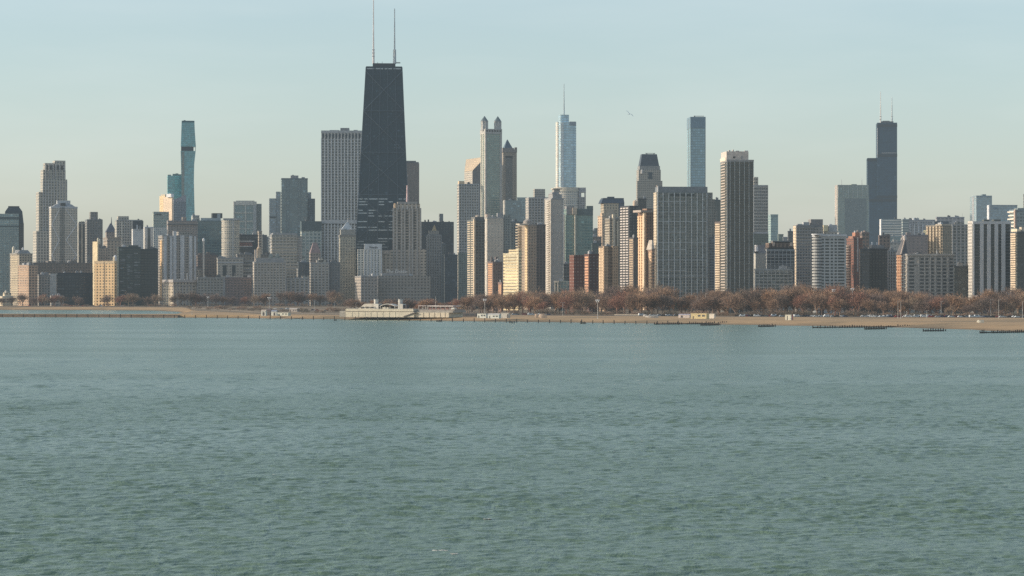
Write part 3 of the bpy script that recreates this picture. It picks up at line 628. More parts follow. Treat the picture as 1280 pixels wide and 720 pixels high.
b.box('blank_head', 455.5, 477.3, 304.8, 311.8, plain(G(.56), .75), v0=-1.5, v1=10); b.piers([455.8, 460, 464, 467.6, 471.4, 476.8], 1.6, 1.6, 312, None, plain(G(.56), .75))
cu = bpy.data.curves.new('sign_text', 'FONT'); cu.body = 'Westin'; cu.size = 1; cu.extrude = .03; cu.offset = .01
t_ = bpy.data.objects.new('sign_text', cu); COL.objects.link(t_)
text_mesh(t_, b.u(472) - b.u(461.2), 'sign_lettering', plain(G(.06), .6), b.root, (b.u(461.2), -1.62, b.z(310.3)))
SHORT.append(('the white slab hotel', 446, 477, 3540, 305))
S('the grey block by the white hotel', 'plain grey stone block in front of the white slab hotel', 443.5, 451.5, 471.5, 345.5, 3440, (.33, .31, .295), bay=3.2, wx=.42, wy=.5, cat='apartment block', name='apartment_block', psi=16, v=(5, .8, .4, G(.34, .03)), units=3)
b = S('the stone tower with the lit gable', 'grey stone tower with setback shoulders and a small sunlit gable', 533, 533.8, 551.5, 293.5, 3640, (.33, .32, .31), (.13, .13, .13), 3, 3.3, .45, .6, units=0, v=(6, .9, .5, G(.35)))
b.pent(536, 548.5, 288.2); mb = MB(); d = b.d * .5
mb.prism([(b.u(540.5), 5, b.z(288.3)), (b.u(546.5), 5, b.z(288.3)), (b.u(546.5), d + 4, b.z(288.3)), (b.u(540.5), d + 4, b.z(288.3))], [(b.u(543.6), 5, b.z(281)), (b.u(544.2), 5, b.z(281)), (b.u(544.2), d + 4, b.z(281)), (b.u(543.6), d + 4, b.z(281))]); b.part('lit_gable', mb, [plain((.72, .5, .25))])
b = S('the broad navy tower', 'broad navy blue slab tower with one square rooftop chimney', 526, 527, 567, 277.5, 3900, (.065, .08, .10), (.04, .055, .075), 3.2, 3.4, .7, .6, blinds=.06, units=3, v=(12, .6, .3, (.07, .085, .105)))
b.box('chimney', 549.4, 554, 266.8, 277.6, plain((.22, .235, .235)), v0=8, v1=16); b.box('rooftop_vent', 530.6, 532, 274.6, 277.6, DARKM, v0=6, v1=9); b.box('rooftop_vent', 534.8, 536.4, 274.2, 277.6, DARKM, v0=6, v1=9); b.box('rooftop_vent', 561, 562, 276, 277.6, DARKM, v0=6, v1=9)
S('the low navy block', 'lower navy block with fine rows of windows right of stone gable tower', 555, 556, 572, 318.5, 3600, (.075, .095, .115), (.04, .06, .08), 3, 3.1, .7, .6, cat='office block', name='office_block', h=(14, .5, .2, (.08, .10, .12)), units=2)
S('the grey blue infill block', 'grey blue block squeezed between the gabled tower and navy block', 550.5, 551, 557, 305, 3700, (.17, .19, .205), (.07, .09, .10), 3, 3.2, .6, .6, cat='midrise', name='midrise_block', units=1)
# ---- centre group
b = S('the white gridded tower with the lit roof', 'white gridded tower with a low sunlit roof deck, left of slanted roof', 571.3, 574, 598.5, 230, 3700, (.46, .455, .44), (.09, .10, .105), 3.0, 3.4, .55, .55, psi=7, units=1, v=(8, .9, .5, G(.48)))
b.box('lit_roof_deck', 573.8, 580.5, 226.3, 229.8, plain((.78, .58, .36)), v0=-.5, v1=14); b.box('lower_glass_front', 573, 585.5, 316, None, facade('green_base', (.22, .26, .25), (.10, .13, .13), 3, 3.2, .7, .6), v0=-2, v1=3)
b = Bld('slant_roof_tower', 'grey tower cut by a steep slanting tan sunlit roof', 'tower', 580.5, 590.6, 607.2, 4100, psi=20)
gm2 = facade('slant_left', (.42, .40, .37), (.10, .105, .11), 3, 3.5, .5, .55); dk = plain((.24, .22, .21), .8)  # dk: front colour darkened to carry its shade
b.main(213.5, gm2); b.box('plain_front', 590.7, 607.2, 213.5, None, dk, v0=-.4, v1=1)
mb = MB(); u0, u1, d = b.u(590.6), b.u(607.2), b.d; z0_, z1_ = b.z(213.4), b.z(195.6)
P_ = [(u0, 0, z0_), (u1, 0, z0_), (u1, d, z0_), (u0, d, z0_)]; e = [(u1 - .5, 0, z1_), (u1, 0, z1_), (u1, 2.4 * d, z1_), (u1 - .5, 2.4 * d, z1_)]; P_[2] = (u1, 2.4 * d, z0_)
mb.prism(P_, e); o = b.part('slanted_roof', mb, [plain((.50, .38, .25), .8, scale=.5)]); 
mb = MB(); mb.quad([(u0, -.3, z0_), (u1, -.3, z0_), (u1, -.3, z1_)], [(0, 0), (1, 0), (1, 1)]); b.part('gable_wall', mb, [dk])
for i in range(6):
    f0 = (i + .3) / 6; mb = MB(); mb.tube((u0 + (u1 - u0) * f0 - .15, .4, z0_ + (z1_ - z0_) * f0 + .2), (u0 + (u1 - u0) * f0 - .15, d - .4, z0_ + (z1_ - z0_) * f0 + .2), .45, n=4); b.part('roof_rib', mb, [plain((.66, .5, .33))])
SHORT.append(('the slant roofed tower', 580, 607, 4100, 196))
b = Bld('twin_turret_tower', 'green glass and stone tower crowned by two lantern turrets with pointed roofs', 'skyscraper', 600.6, 606.8, 627.4, 4000, psi=17)
ggm = facade('green_glass', (.30, .34, .31), (.11, .165, .15), 2.8, 3.7, .75, .7, ior=1.8, blinds=.03); st = plain((.43, .41, .375), .8)
b.main(166, ggm); b.box('stone_edge', 606.7, 608.2, 166, None, st, v0=-.5, v1=3); b.box('stone_edge', 624.8, 627.5, 166, None, st, v0=-.5, v1=3)
b.box('crown_wall', 606.6, 627.6, 161, 167.2, st, v0=-.8, v1=b.d + .8)
for i in range(6): b.box('crown_opening', 608 + i * 3.3, 609.8 + i * 3.3, 162.4, 164.6, DARKM, v0=-1.1, v1=.3)
b.lpiers(3, 3.0, .6, 166, None, plain((.55, .5, .42)))
zt0, zt1, zt2, zt3 = b.z(161.2), b.z(152), b.z(150.6), b.z(144.4)
for (ux, vv) in ((b.u(605.6, b.d * .4), b.d * .4), (b.u(622.2, b.d * .4), b.d * .4)):
    mb = MB(); mb.cyl(ux, vv, 5.6, 5.6, zt0 - 2, zt1, n=8); t = b.part('turret', mb, [plain((.46, .45, .42), .8)])
    mb = MB(); mb.cyl(ux, vv, 6.2, 6.0, zt1, zt2, n=8); b.part('cornice', mb, [plain((.30, .30, .29))], parent=t)
    mb = MB(); mb.cyl(ux, vv, 6.0, .3, zt2, zt3, n=8); b.part('turret_roof', mb, [plain((.10, .135, .15), .5)], parent=t)
    for a in range(8):
        an = math.pi / 4 * a; mb = MB(); mb.box(ux + 5.4 * math.cos(an) - .5, ux + 5.4 * math.cos(an) + .5, vv + 5.4 * math.sin(an) - .5, vv + 5.4 * math.sin(an) + .5, zt0 - 1, zt1 - .3); b.part('turret_column', mb, [plain((.55, .53, .49))], parent=t)
SHORT.append(('the twin turret tower', 600, 627, 4000, 144))
b = Bld('pyramid_roof_tower', 'brown stone tower with a steep slate pyramid roof beside the twin turrets', 'skyscraper', 625.6, 629, 646, 4120, psi=12)
bs = facade('brown_stone', (.28, .255, .235), (.06, .06, .06), 2.8, 3.6, .35, .6)
b.main(188.5, bs); b.box('collar', 628.2, 646.4, 187, 190.5, plain((.27, .24, .22)), v0=-1, v1=b.d + 1)
mb = MB(); mb.frustum((b.u(630.5), b.u(642), 2, b.d - 2), (b.u(635.4), b.u(636.2), b.d * .48, b.d * .52), b.z(186.5), b.z(174)); b.part('pyramid_roof', mb, [plain((.085, .12, .15), .5)])
b.box('attic', 630, 642.6, 184.8, 187.2, plain((.28, .25, .23)), v0=1, v1=b.d - 1); b.box('corner_flare', 643.8, 646.3, 184, 188.6, plain((.18, .16, .15)), v0=-.6, v1=4); b.box('corner_flare', 628.4, 630, 184.8, 188.6, plain((.26, .23, .21)), v0=-.6, v1=4)
b.box('window_strip', 632.2, 640.2, 197, None, facade('strip_windows', (.17, .17, .18), (.06, .075, .085), 2.4, 3.4, .7, .6, blinds=.2), v0=-.35, v1=1); b.box('strip_head', 632, 640.6, 194.8, 197, DARKM, v0=-.5, v1=1)
SHORT.append(('the slate pyramid tower', 626, 646, 4120, 174))
b = Bld('slanted_glass_block', 'teal grey glass block with a sloping right side', 'office block', 630, 632, 650, 3760, psi=8, dep=30)
tg = facade('teal_grey_glass', (.24, .29, .31), (.12, .165, .18), 2.6, 3.4, .8, .7, ior=1.8)
b.main(250.5, tg); mb = MB(); u0, u1, u2 = b.u(650), b.u(650.5), b.u(657.4)
mb.prism([(u0 + .02, 0, 0), (u2, 0, 0), (u2, 28, 0), (u0 + .02, 28, 0)], [(u0 + .02, 0, b.z(277)), (u2, 0, b.z(277)), (u2, 28, b.z(277)), (u0 + .02, 28, b.z(277))], cap=False)
mb.prism([(u0 + .02, 0, b.z(277)), (u2, 0, b.z(277)), (u2, 28, b.z(277)), (u0 + .02, 28, b.z(277))], [(u0 + .02, 0, b.z(250.7)), (u1, 0, b.z(250.7)), (u1, 28, b.z(250.7)), (u0 + .02, 28, b.z(250.7))]); b.part('sloped_side', mb, [tg])
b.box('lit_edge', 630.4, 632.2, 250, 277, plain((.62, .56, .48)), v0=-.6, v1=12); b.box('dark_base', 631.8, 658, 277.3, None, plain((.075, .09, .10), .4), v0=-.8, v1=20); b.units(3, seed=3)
SHORT.append(('the sloping glass block', 630, 657, 3760, 250))
S('the far pale teal block', 'far pale teal slab showing low between glass block and grey grid', 645, 646.5, 659, 247, 4600, (.30, .38, .40), (.2, .28, .30), 3.2, 3.6, .85, .7, units=0, blinds=.02)
b = S('the grey tower with the raised square top', 'grey gridded tower with a smaller square block raised on its roof', 657, 661, 690, 247, 3950, (.40, .39, .38), (.09, .095, .10), 3.2, 3.4, .6, .55, psi=9, v=(8, .9, .5, G(.42)), units=2)
b.box('raised_top', 668.3, 681.4, 236, 247.2, facade('raised_grid', (.36, .36, .35), (.14, .15, .16), 3, 3.4, .6, .5), v0=3, v1=18)
b = S('the tan balcony tower', 'tan sunlit tower stacked with balconies on its left face', 583.8, 594.2, 606, 275, 2950, (.13, .145, .145), (.05, .06, .065), 3, 3, .7, .6, psi=26, units=1)
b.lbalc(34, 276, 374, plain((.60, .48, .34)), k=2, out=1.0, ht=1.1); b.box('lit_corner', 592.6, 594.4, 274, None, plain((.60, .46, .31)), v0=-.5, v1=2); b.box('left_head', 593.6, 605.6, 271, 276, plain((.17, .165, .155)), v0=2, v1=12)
b.tank(597, 268.5, 272, 2.4, (.6, .48, .36), v=.25)
b = S('the pale grey slab', 'pale grey blank slab tower with a darker blue right flank', 605, 609, 629.3, 272, 3080, (.42, .41, .39), (.26, .26, .25), 3.2, 3, .25, .4, psi=9, units=2)
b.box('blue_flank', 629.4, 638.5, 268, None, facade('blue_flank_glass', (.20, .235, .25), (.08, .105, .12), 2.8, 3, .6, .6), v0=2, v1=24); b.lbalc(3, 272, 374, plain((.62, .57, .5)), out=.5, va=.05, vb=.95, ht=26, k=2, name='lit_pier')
mb = MB(); mb.cyl(b.u(611), 8, 3.2, 3.2, b.z(272.2), b.z(267.5)); b.part('roof_drum', mb, [plain((.52, .42, .34))]); b.box('rooftop_unit', 622, 629, 266, 272.2, plain(G(.3)), v0=6, v1=14)
S('the dark blue flank tower', 'dark blue grey tower right of the pale slab, behind cream block', 638, 638.6, 648.5, 277, 3150, (.17, .195, .21), (.06, .08, .09), 2.8, 3, .6, .6, units=2)
b = S('the orange brick block', 'narrow orange lit brick block with dark roof clutter', 609.4, 616.2, 628, 327.5, 2700, (.20, .15, .14), (.05, .05, .05), 2.8, 3, .45, .5, psi=32, cat='apartment block', name='apartment_block', units=4)
b.lbalc(15, 329, 370, plain((.62, .33, .17)), out=.25, va=.02, vb=.98, ht=1.5, name='floor_band'); b.tank(614.6, 320, 327.5, 1.2, (.16, .13, .12), v=.2); b.box('chimney', 620, 622, 321, 327.6, plain((.13, .11, .11)), v0=4, v1=7)  # left bands painted in the brick's sunlit orange, front kept dark
b = S('the small orange brick house', 'small orange brick block beside the cream banded building', 622.8, 627, 629, 353.5, 2620, (.30, .18, .15), bay=2.8, fl=3, psi=40, cat='lowrise', name='lowrise_house', units=1)
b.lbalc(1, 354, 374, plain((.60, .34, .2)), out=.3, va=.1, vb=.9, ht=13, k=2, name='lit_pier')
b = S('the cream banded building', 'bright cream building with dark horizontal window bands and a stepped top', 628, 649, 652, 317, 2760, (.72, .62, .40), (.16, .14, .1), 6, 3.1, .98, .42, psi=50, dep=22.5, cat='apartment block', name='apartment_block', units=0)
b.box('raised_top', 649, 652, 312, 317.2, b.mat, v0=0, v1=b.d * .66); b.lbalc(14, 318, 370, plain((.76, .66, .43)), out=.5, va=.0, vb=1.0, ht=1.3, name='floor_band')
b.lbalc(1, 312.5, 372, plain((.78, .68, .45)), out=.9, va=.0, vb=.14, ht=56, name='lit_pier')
b = S('the tan round balcony tower', 'tan lit tower with stacked rounded corner balconies and a round roof drum', 647.2, 660, 670.2, 281, 2860, (.30, .255, .215), (.08, .075, .07), 3.2, 3, .4, .45, psi=30, units=1)
for i in range(30):
    z = b.z(282) * (i + .4) / 30; mb = MB(); mb.cyl(-.5, b.d * .82, 4.2, 4.2, z, z + 1.2, n=14); b.part('round_balcony', mb, [plain((.58, .46, .32))])
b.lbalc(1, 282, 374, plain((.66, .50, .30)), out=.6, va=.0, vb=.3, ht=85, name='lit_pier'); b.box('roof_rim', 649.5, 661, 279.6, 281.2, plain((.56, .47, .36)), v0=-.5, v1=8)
mb = MB(); mb.cyl(b.u(664.5), b.d * .4, 4.6, 4.6, b.z(281.2), b.z(276), n=18); mb.cyl(b.u(664.5), b.d * .4, 4.6, 2, b.z(276), b.z(274), n=18); b.part('roof_drum', mb, [plain((.36, .31, .27))])
S('the dark brown slab', 'dark brown slab tower right of the round balcony tower', 669.8, 670.4, 682, 281, 2990, (.12, .105, .105), (.05, .05, .052), 3, 3, .55, .6, units=2, blinds=.05)
b = S('the grey slab with white balconies', 'grey blank slab tower with a bright white balcony strip on its left', 680.8, 689.5, 704.5, 248, 3000, (.36, .355, .35), (.33, .325, .32), 4, 3, .2, .4, psi=23, units=0)
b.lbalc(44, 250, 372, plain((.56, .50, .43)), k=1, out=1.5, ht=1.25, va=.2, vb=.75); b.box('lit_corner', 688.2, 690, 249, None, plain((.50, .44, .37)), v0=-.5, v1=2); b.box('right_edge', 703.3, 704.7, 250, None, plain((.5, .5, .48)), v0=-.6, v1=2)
b.box('roof_step', 690.8, 702.5, 242.5, 248.2, plain((.32, .31, .30)), v0=3, v1=16); mb = MB(); mb.frustum((b.u(691.5), b.u(701.5), 4, 14), (b.u(692.8), b.u(700), 5, 12), b.z(242.6), b.z(240)); b.part('roof_step', mb, [plain((.30, .29, .28))]); b.box('roof_head', 692.4, 700, 236.2, 240.2, plain((.36, .33, .30)), v0=5.5, v1=11); b.box('roof_head', 691.4, 702.8, 235, 236.4, plain((.55, .47, .37)), v0=4.5, v1=12)
# ---- silver tower with the spire
b = Bld('skyscraper', 'silver blue rounded glass skyscraper with a needle spire', 'skyscraper', 694.6, 694.6, 720.3, 4900, psi=0, dep=36)
sg = facade('silver_glass', (.28, .39, .46), (.25, .36, .43), 4.5, 5, .9, .7, rough=.08, ior=1.9, blinds=0)
def rounded(xa, xb, va, vb, z, r, n=6):
    ua, ub = b.u(xa), b.u(xb); pts = []
    for (cx_, cy_, a0) in ((ua + r, va + r, 180), (ub - r, va + r, 270), (ub - r, vb - r, 0), (ua + r, vb - r, 90)):
        for i in range(n + 1): a = R(a0 + 90 * i / n); pts.append((cx_ + r * math.cos(a), cy_ + r * math.sin(a), z))
    return pts
mb = MB(); mb.prism(rounded(698.6, 720.3, 0, 34, 0, 7), rounded(698.6, 720.3, 0, 34, b.z(152.5), 7)); b.part('rounded_shaft', mb, [sg])
mb = MB(); mb.prism(rounded(694.7, 702, 8, 28, 0, 5), rounded(694.7, 702, 8, 28, b.z(152), 5)); b.part('rounded_wing', mb, [facade('sunlit_silver_glass', (.72, .68, .62), (.42, .4, .38), 3, 3.9, .7, .6, ior=1.8, blinds=0)])  # lit left curve: sun warmth painted into this paler glass
mb = MB(); mb.prism(rounded(698.3, 711.3, 4, 28, b.z(152.6), 6), rounded(698.3, 711.3, 4, 28, b.z(143.2), 6)); b.part('upper_drum', mb, [sg])
b.box('dark_louvre', 712, 720, 152, 156.5, plain((.17, .21, .26), .5), v0=-.3, v1=14); b.mast(705, 104, 143.4, 1.3, .35, plain((.36, .42, .44), .5), name='spire', seg=4)
b.piers([701.2, 703.6], 1.4, .3, 153, None, plain((.66, .64, .62)), name='bright_fin')
SHORT.append(('the silver spire tower', 694, 720, 4900, 143))
b = Bld('round_front_tower', 'round fronted pale tower with white grid and a square right wing with a gap', 'tower', 694, 694, 722.5, 3850, psi=0, dep=30)
ua, ub = b.u(692.5), b.u(723.5); r = (ub - ua) / 2
arc = lambda z, k=1.0: [(ua + r - k * r * math.cos(math.pi * i / 20), r * .7 - k * r * .7 * math.sin(math.pi * i / 20), z) for i in range(21)]
mb = MB(); mb.prism(arc(0), arc(b.z(239))); b.part('round_front', mb, [facade('round_grid', (.56, .54, .5), (.13, .15, .165), 3, 3.4, .66, .6, ior=1.7), ROOFM])
mb = MB(); mb.prism(arc(b.z(239.2), 1.02), arc(b.z(234), 1.02), bottom=True); b.part('lit_crown_ring', mb, [plain((.66, .58, .45))])
for i in range(9):
    z = b.z(242.5 + i * 3.4); mb = MB(); mb.prism(arc(z - .5, 1.012), arc(z + .5, 1.012), bottom=True); b.part('floor_band', mb, [plain((.60, .57, .51))])
wm = facade('wing_grid', (.33, .34, .36), (.10, .12, .135), 3.4, 3.4, .6, .6); b.box('right_wing', 723, 732.2, 246, None, wm, v0=8, v1=28); b.box('wing_post', 723.2, 726.6, 240, 246.2, plain(G(.36)), v0=8, v1=27); b.box('wing_post', 730.6, 732.2, 240, 246.2, plain(G(.36)), v0=8, v1=27); b.box('wing_beam', 723, 732.4, 234.2, 240.2, plain(G(.37)), v0=7.5, v1=28)
SHORT.append(('the round fronted tower', 692, 732, 3850, 234))
b = S('the green glass twin slab', 'green glass slab tower with two pale lit vertical seams', 704.6, 708, 741.2, 261.5, 3300, (.20, .27, .255), (.085, .155, .145), 2.9, 3.1, .8, .65, psi=9, units=1, ior=1.8, blinds=.04, h=(30, .35, .2, (.22, .29, .275)))
b.box('grey_head', 708.2, 717.6, 257.5, 268, plain((.26, .255, .25)), v0=-.7, v1=14); b.box('dark_head', 733.6, 741.4, 257.2, 262, plain((.13, .16, .155)), v0=-.3, v1=14); b.box('dark_head', 722, 741.3, 261.6, 269, plain((.12, .15, .15)), v0=-.7, v1=12)
LS = plain((.66, .57, .42)); b.box('lit_seam', 704.8, 706.4, 268, None, LS, v0=-.7, v1=6); b.box('lit_seam', 718.2, 720, 262, None, LS, v0=-3.5, v1=6); b.box('seam_head', 715.8, 721.2, 259.5, 268, plain((.50, .40, .29)), v0=-3.8, v1=6)
b = Bld('column_lobby_block', 'low teal glass block with three tall cream columns beside red brick tower', 'midrise', 692.5, 692.5, 718, 2680, psi=0, dep=20)
b.main(351, facade('lobby_glass', (.26, .29, .285), (.09, .14, .14), 3.4, 3.4, .7, .7, ior=1.7)); 
for x in (693.5, 697.2): b.box('cream_column', x - .8, x + .8, 352, None, plain((.70, .60, .46)), v0=-2.2, v1=-.4)
b.box('cream_lintel', 692.4, 698.5, 351, 353.2, plain((.66, .58, .46)), v0=-2.4, v1=0); b.units(2); b.bands(5, .5, .2, 351, None, plain((.3, .33, .32)), xa=699, xb=718)
SHORT.append(('the low columned block', 692, 718, 2680, 351))
S('the dark midrise behind the columns', 'dark balconied midrise behind the low columned block', 704, 704.6, 719, 330, 2900, (.12, .13, .14), (.05, .06, .065), 3.2, 3.1, .7, .6, cat='midrise', name='midrise_block', h=(9, .4, .6, G(.27)), units=2)
b = Bld('brick_tower', 'dark red brick tower with one bright orange lit face', 'tower', 730.6, 736.4, 748.6, 2560, psi=26)
b.main(318, facade('dark_brick', (.085, .055, .055), (.12, .115, .12), 3.6, 3, .35, .35, blinds=.2)); b.parapet(col=(.12, .06, .05))
b.lbalc(15, 320, 373, plain((.66, .33, .18)), out=.3, va=.0, vb=1.0, ht=1.9, name='lit_brick_band')  # sunlit orange painted over the dark brick on the left face
b.box('red_front_wing', 717.4, 730.4, 319, None, facade('red_brick', (.125, .055, .045), (.22, .16, .14), 3.2, 3.2, .35, .32, blinds=.2), v0=-11, v1=-.6)
b.units(2, seed=2); SHORT.append(('the red brick tower', 717, 748, 2560, 318))
S('the low dark rooftops', 'low dark blue rooftops between green glass slab and tan tower', 739, 740, 751, 288.5, 3500, (.18, .21, .22), (.08, .10, .11), 3, 3.2, .6, .6, cat='midrise', name='midrise_block', pent=[(744, 747.5, 285)], units=1)
S('the dark teal gap block', 'dark teal block low in the gap right of green glass slab', 739.5, 740, 752, 304, 3200, (.11, .14, .145), (.05, .075, .08), 3, 3.1, .6, .6, cat='midrise', name='midrise_block', units=2)
b = S('the navy topped tan tower', 'tan grey tower under a broad navy hipped roof with a small cap', 750.8, 754.5, 779, 254, 3700, (.40, .355, .29), (.09, .095, .09), 3.2, 3.3, .5, .55, psi=9, units=0, par=False)
nv = plain((.045, .065, .095), .45); mb = MB(); mb.frustum((b.u(751.6), b.u(780.4), -1, b.d + 1), (b.u(753.6), b.u(780), 2, b.d - 2), b.z(254), b.z(248.6)); b.part('navy_roof', mb, [nv]); b.box('navy_roof', 754, 779.8, 247.4, 248.7, nv, v0=3, v1=b.d - 3); b.box('roof_cap', 760, 768, 245.6, 247.5, nv, v0=6, v1=16); b.box('navy_flank', 773.6, 780.4, 254, 270, plain((.10, .12, .15)), v0=-.5, v1=12); b.box('tan_front', 758.5, 768.5, 262, None, plain((.44, .36, .27)), v0=-1.2, v1=1)
b.piers([755.5, 757.5], 1.2, .6, 262, None, plain((.5, .42, .32)))
S('the pink tan stepped tower', 'pink tan lit tower edge left of the navy roofed tower', 747.2, 752.6, 756.5, 270, 3450, (.50, .38, .28), (.16, .13, .11), 3, 3.1, .35, .5, psi=34, units=1, pent=[(752.8, 755, 266.5)])
b = S('the tan pier tower', 'tan grey tower with bright lit vertical piers, behind checkered balconies', 756.5, 762, 777, 273, 3200, (.27, .25, .22), (.08, .08, .075), 3, 3.1, .6, .5, psi=18, units=2)
for xa, xb, y in ((766.2, 768.8, 268), (771.4, 773.0, 276)): b.box('lit_pier', xa, xb, y, None, plain((.60, .50, .36)), v0=-1.5, v1=3)
b.bands(16, .6, .5, 280, 330, plain((.62, .54, .42)), xa=762, xb=768)
b = S('the checkered balcony tower', 'tower with white checkered balconies on its lit side and a dark blank front', 776, 786.8, 797.4, 257.6, 2900, (.055, .06, .07), (.035, .042, .05), 3, 3, .5, .6, psi=28, units=0)
b.lbalc(33, 258.5, 366, plain((.62, .55, .50)), k=3, out=1.4, ht=1.35, va=.0, vb=1.0)
b.tank(793.8, 249.4, 257.6, 2.6, (.62, .47, .34), v=.35)
S('the dark tower behind the water tank', 'dark box tower standing behind the checkered balcony tower', 797, 797.6, 808, 248.5, 3150, (.075, .08, .085), (.05, .055, .06), 3, 3.1, .5, .5, units=1, blinds=.02)
b = S('the brown lit corner block', 'brown block with one sunlit tan side, below the checkered tower', 786.2, 792, 797.6, 297.5, 2760, (.115, .10, .10), (.06, .058, .06), 3, 3, .5, .5, psi=34, units=1)
b.lbalc(24, 298.5, 370, plain((.50, .36, .23)), out=.3, va=.0, vb=1.0, ht=1.5, name='floor_band')  # left bands: lighter tan painted in for the sunlit side
b = S('the orange striped tower', 'orange tan tower with bright vertical stripes beside the grey green slab', 797.2, 808, 818, 264.5, 2800, (.27, .17, .125), (.07, .05, .045), 3, 3, .4, .55, psi=36, units=1, pent=[(808.5, 816, 260.5)])
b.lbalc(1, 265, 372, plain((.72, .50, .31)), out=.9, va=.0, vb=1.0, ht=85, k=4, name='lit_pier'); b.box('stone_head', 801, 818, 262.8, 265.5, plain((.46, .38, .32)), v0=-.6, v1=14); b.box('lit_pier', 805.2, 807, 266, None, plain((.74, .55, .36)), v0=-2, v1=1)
b = S('the curved tan end block', 'narrow tan curved block at the foot of the striped tower', 810, 815, 818.5, 312, 2640, (.34, .22, .15), bay=2.5, psi=38, cat='midrise', name='midrise_block', units=0)
b.lbalc(1, 312, 372, plain((.66, .45, .28)), out=.4, va=.0, vb=.8, ht=45, name='lit_pier'); mb = MB(); mb.frustum((b.u(814.5), b.u(818.6), 0, 9), (b.u(817.2), b.u(818.6), 3, 8), b.z(312), b.z(300)); b.part('sloped_head', mb, [plain((.52, .44, .36))])
b = S('the tan front tower', 'tan lit tower with brown recessed bays, left of checkered balconies', 748.6, 755, 773, 308.5, 2640, (.21, .155, .115), (.06, .05, .045), 3, 3, .45, .5, psi=24, units=2)
for xa, xb in ((755, 760.4), (765.6, 772.6)): b.box('lit_pier', xa, xb, 307.5, None, facade('tan_pier', (.38, .285, .20), (.12, .09, .06), 2.4, 3, .45, .4), v0=-2.2, v1=1)  # front gets no sun, the lit look is in the pier colour
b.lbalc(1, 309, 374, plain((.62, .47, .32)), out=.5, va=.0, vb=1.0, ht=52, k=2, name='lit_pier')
b.bands(17, 1.0, .5, 310, None, plain((.36, .26, .18)), xa=760.6, xb=765.4)
# ---- right of centre
b = Bld('tapered_crown_tower', 'grey stone tower with a dark slate mansard crown tapering to a flat top', 'tower', 795.6, 798.4, 826, 4050, psi=9)
b.main(212, facade('grey_stone', (.33, .32, .305), (.07, .075, .08), 3.2, 3.6, .45, .5)); b.box('shoulder', 796.6, 828, 226, None, facade('grey_stone_lower', (.30, .295, .28), (.07, .075, .08), 3.2, 3.6, .45, .5), v0=-1.5, v1=10)
mb = MB(); mb.frustum((b.u(800.4), b.u(824.2), 1, b.d - 1), (b.u(803), b.u(821.6), 4, b.d - 4), b.z(207.6), b.z(192.4)); b.part('mansard_crown', mb, [plain((.07, .085, .105), .55)])
b.box('collar', 799.6, 825, 207.4, 212.2, plain((.30, .29, .275)), v0=.3, v1=b.d - .3); b.box('roof_rail', 806.5, 819, 190.8, 191.4, plain(G(.2)), v0=10, v1=11); b.box('roof_rail', 808, 809, 190.8, 192.5, plain(G(.2)), v0=10, v1=11); b.box('roof_rail', 817, 818, 190.8, 192.5, plain(G(.2)), v0=10, v1=11)
for y in (216.5, 222, 228.5, 235): b.box('centre_window', 810.2, 815.6, y - 1.3, y + 1.5, plain((.05, .065, .085), .3), v0=-.5, v1=1)
b.box('round_window', 811, 815, 217.8, 221.4, plain((.06, .08, .1), .3), v0=-.7, v1=1); b.tank(802.6, 211.8, 217, 2.2, (.46, .44, .42), v=-.02, name='corner_lantern')
SHORT.append(('the slate crowned tower', 796, 828, 4050, 192))
b = Bld('glass_skyscraper', 'slim blue glass slab skyscraper with a plain darker top', 'skyscraper', 858.8, 863.2, 881.9, 4700, psi=8)
b.main(147, facade('blue_glass', (.18, .27, .31), (.15, .25, .30), 4.4, 4.8, .85, .7, ior=1.9, blinds=.03)); b.box('plain_top', 863, 882.1, 146, 160, plain((.13, .21, .27), .25), v0=-.4, v1=b.d + .3)
b.box('roof_crane', 868, 880, 144.4, 145, plain(G(.2)), v0=8, v1=10); b.box('roof_crane', 867.5, 869, 144.2, 146.2, plain(G(.2)), v0=8, v1=10); b.lpiers(1, 5, .5, 148, None, plain((.22, .26, .28))); b.piers([863.4, 881.6], 1.2, .5, 147, None, plain((.24, .29, .31)))
SHORT.append(('the slim blue glass slab', 858, 882, 4700, 146))
b = Bld('apartment_slab', 'wide grey green apartment slab with pale vertical piers and a plain top band', 'apartment slab', 817, 821.6, 884, 2760, psi=10)
b.main(240.6, facade('grey_green_slab', (.20, .215, .21), (.085, .105, .105), 3.1, 3.2, .72, .6, blinds=.16)); b.box('top_band', 823.4, 884.4, 233.2, 240.8, plain((.20, .215, .225), .7), v0=.5, v1=b.d - .5)
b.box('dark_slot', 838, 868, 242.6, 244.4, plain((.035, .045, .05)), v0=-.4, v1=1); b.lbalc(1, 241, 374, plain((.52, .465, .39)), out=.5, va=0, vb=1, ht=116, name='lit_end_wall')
pc = plain((.47, .485, .475), .75)
for x in (822.4, 829, 836, 843, 850.2, 857.4, 864.6, 871.6, 878.4, 883.8): b.box('pale_pier', x - .55, x + .55, 241, None, pc, v0=-.9, v1=.5)
for y in (252, 265, 277, 290, 303.5, 312, 325, 338, 345): b.box('pale_spandrel', 822.6, 883.4 if int(y) % 2 else 858, y - .35, y + .35, pc, v0=-.5, v1=.4)
ws = facade('stepped_side', (.26, .27, .265), (.09, .105, .11), 2.6, 2.95, .6, .6)
b.box('stepped_end', 884.6, 890.8, 240.2, None, ws, v0=3, v1=20); b.box('stepped_end', 890.9, 893.6, 248.5, None, ws, v0=5, v1=20); b.box('stepped_end', 893.7, 896.6, 262, None, ws, v0=7, v1=20)
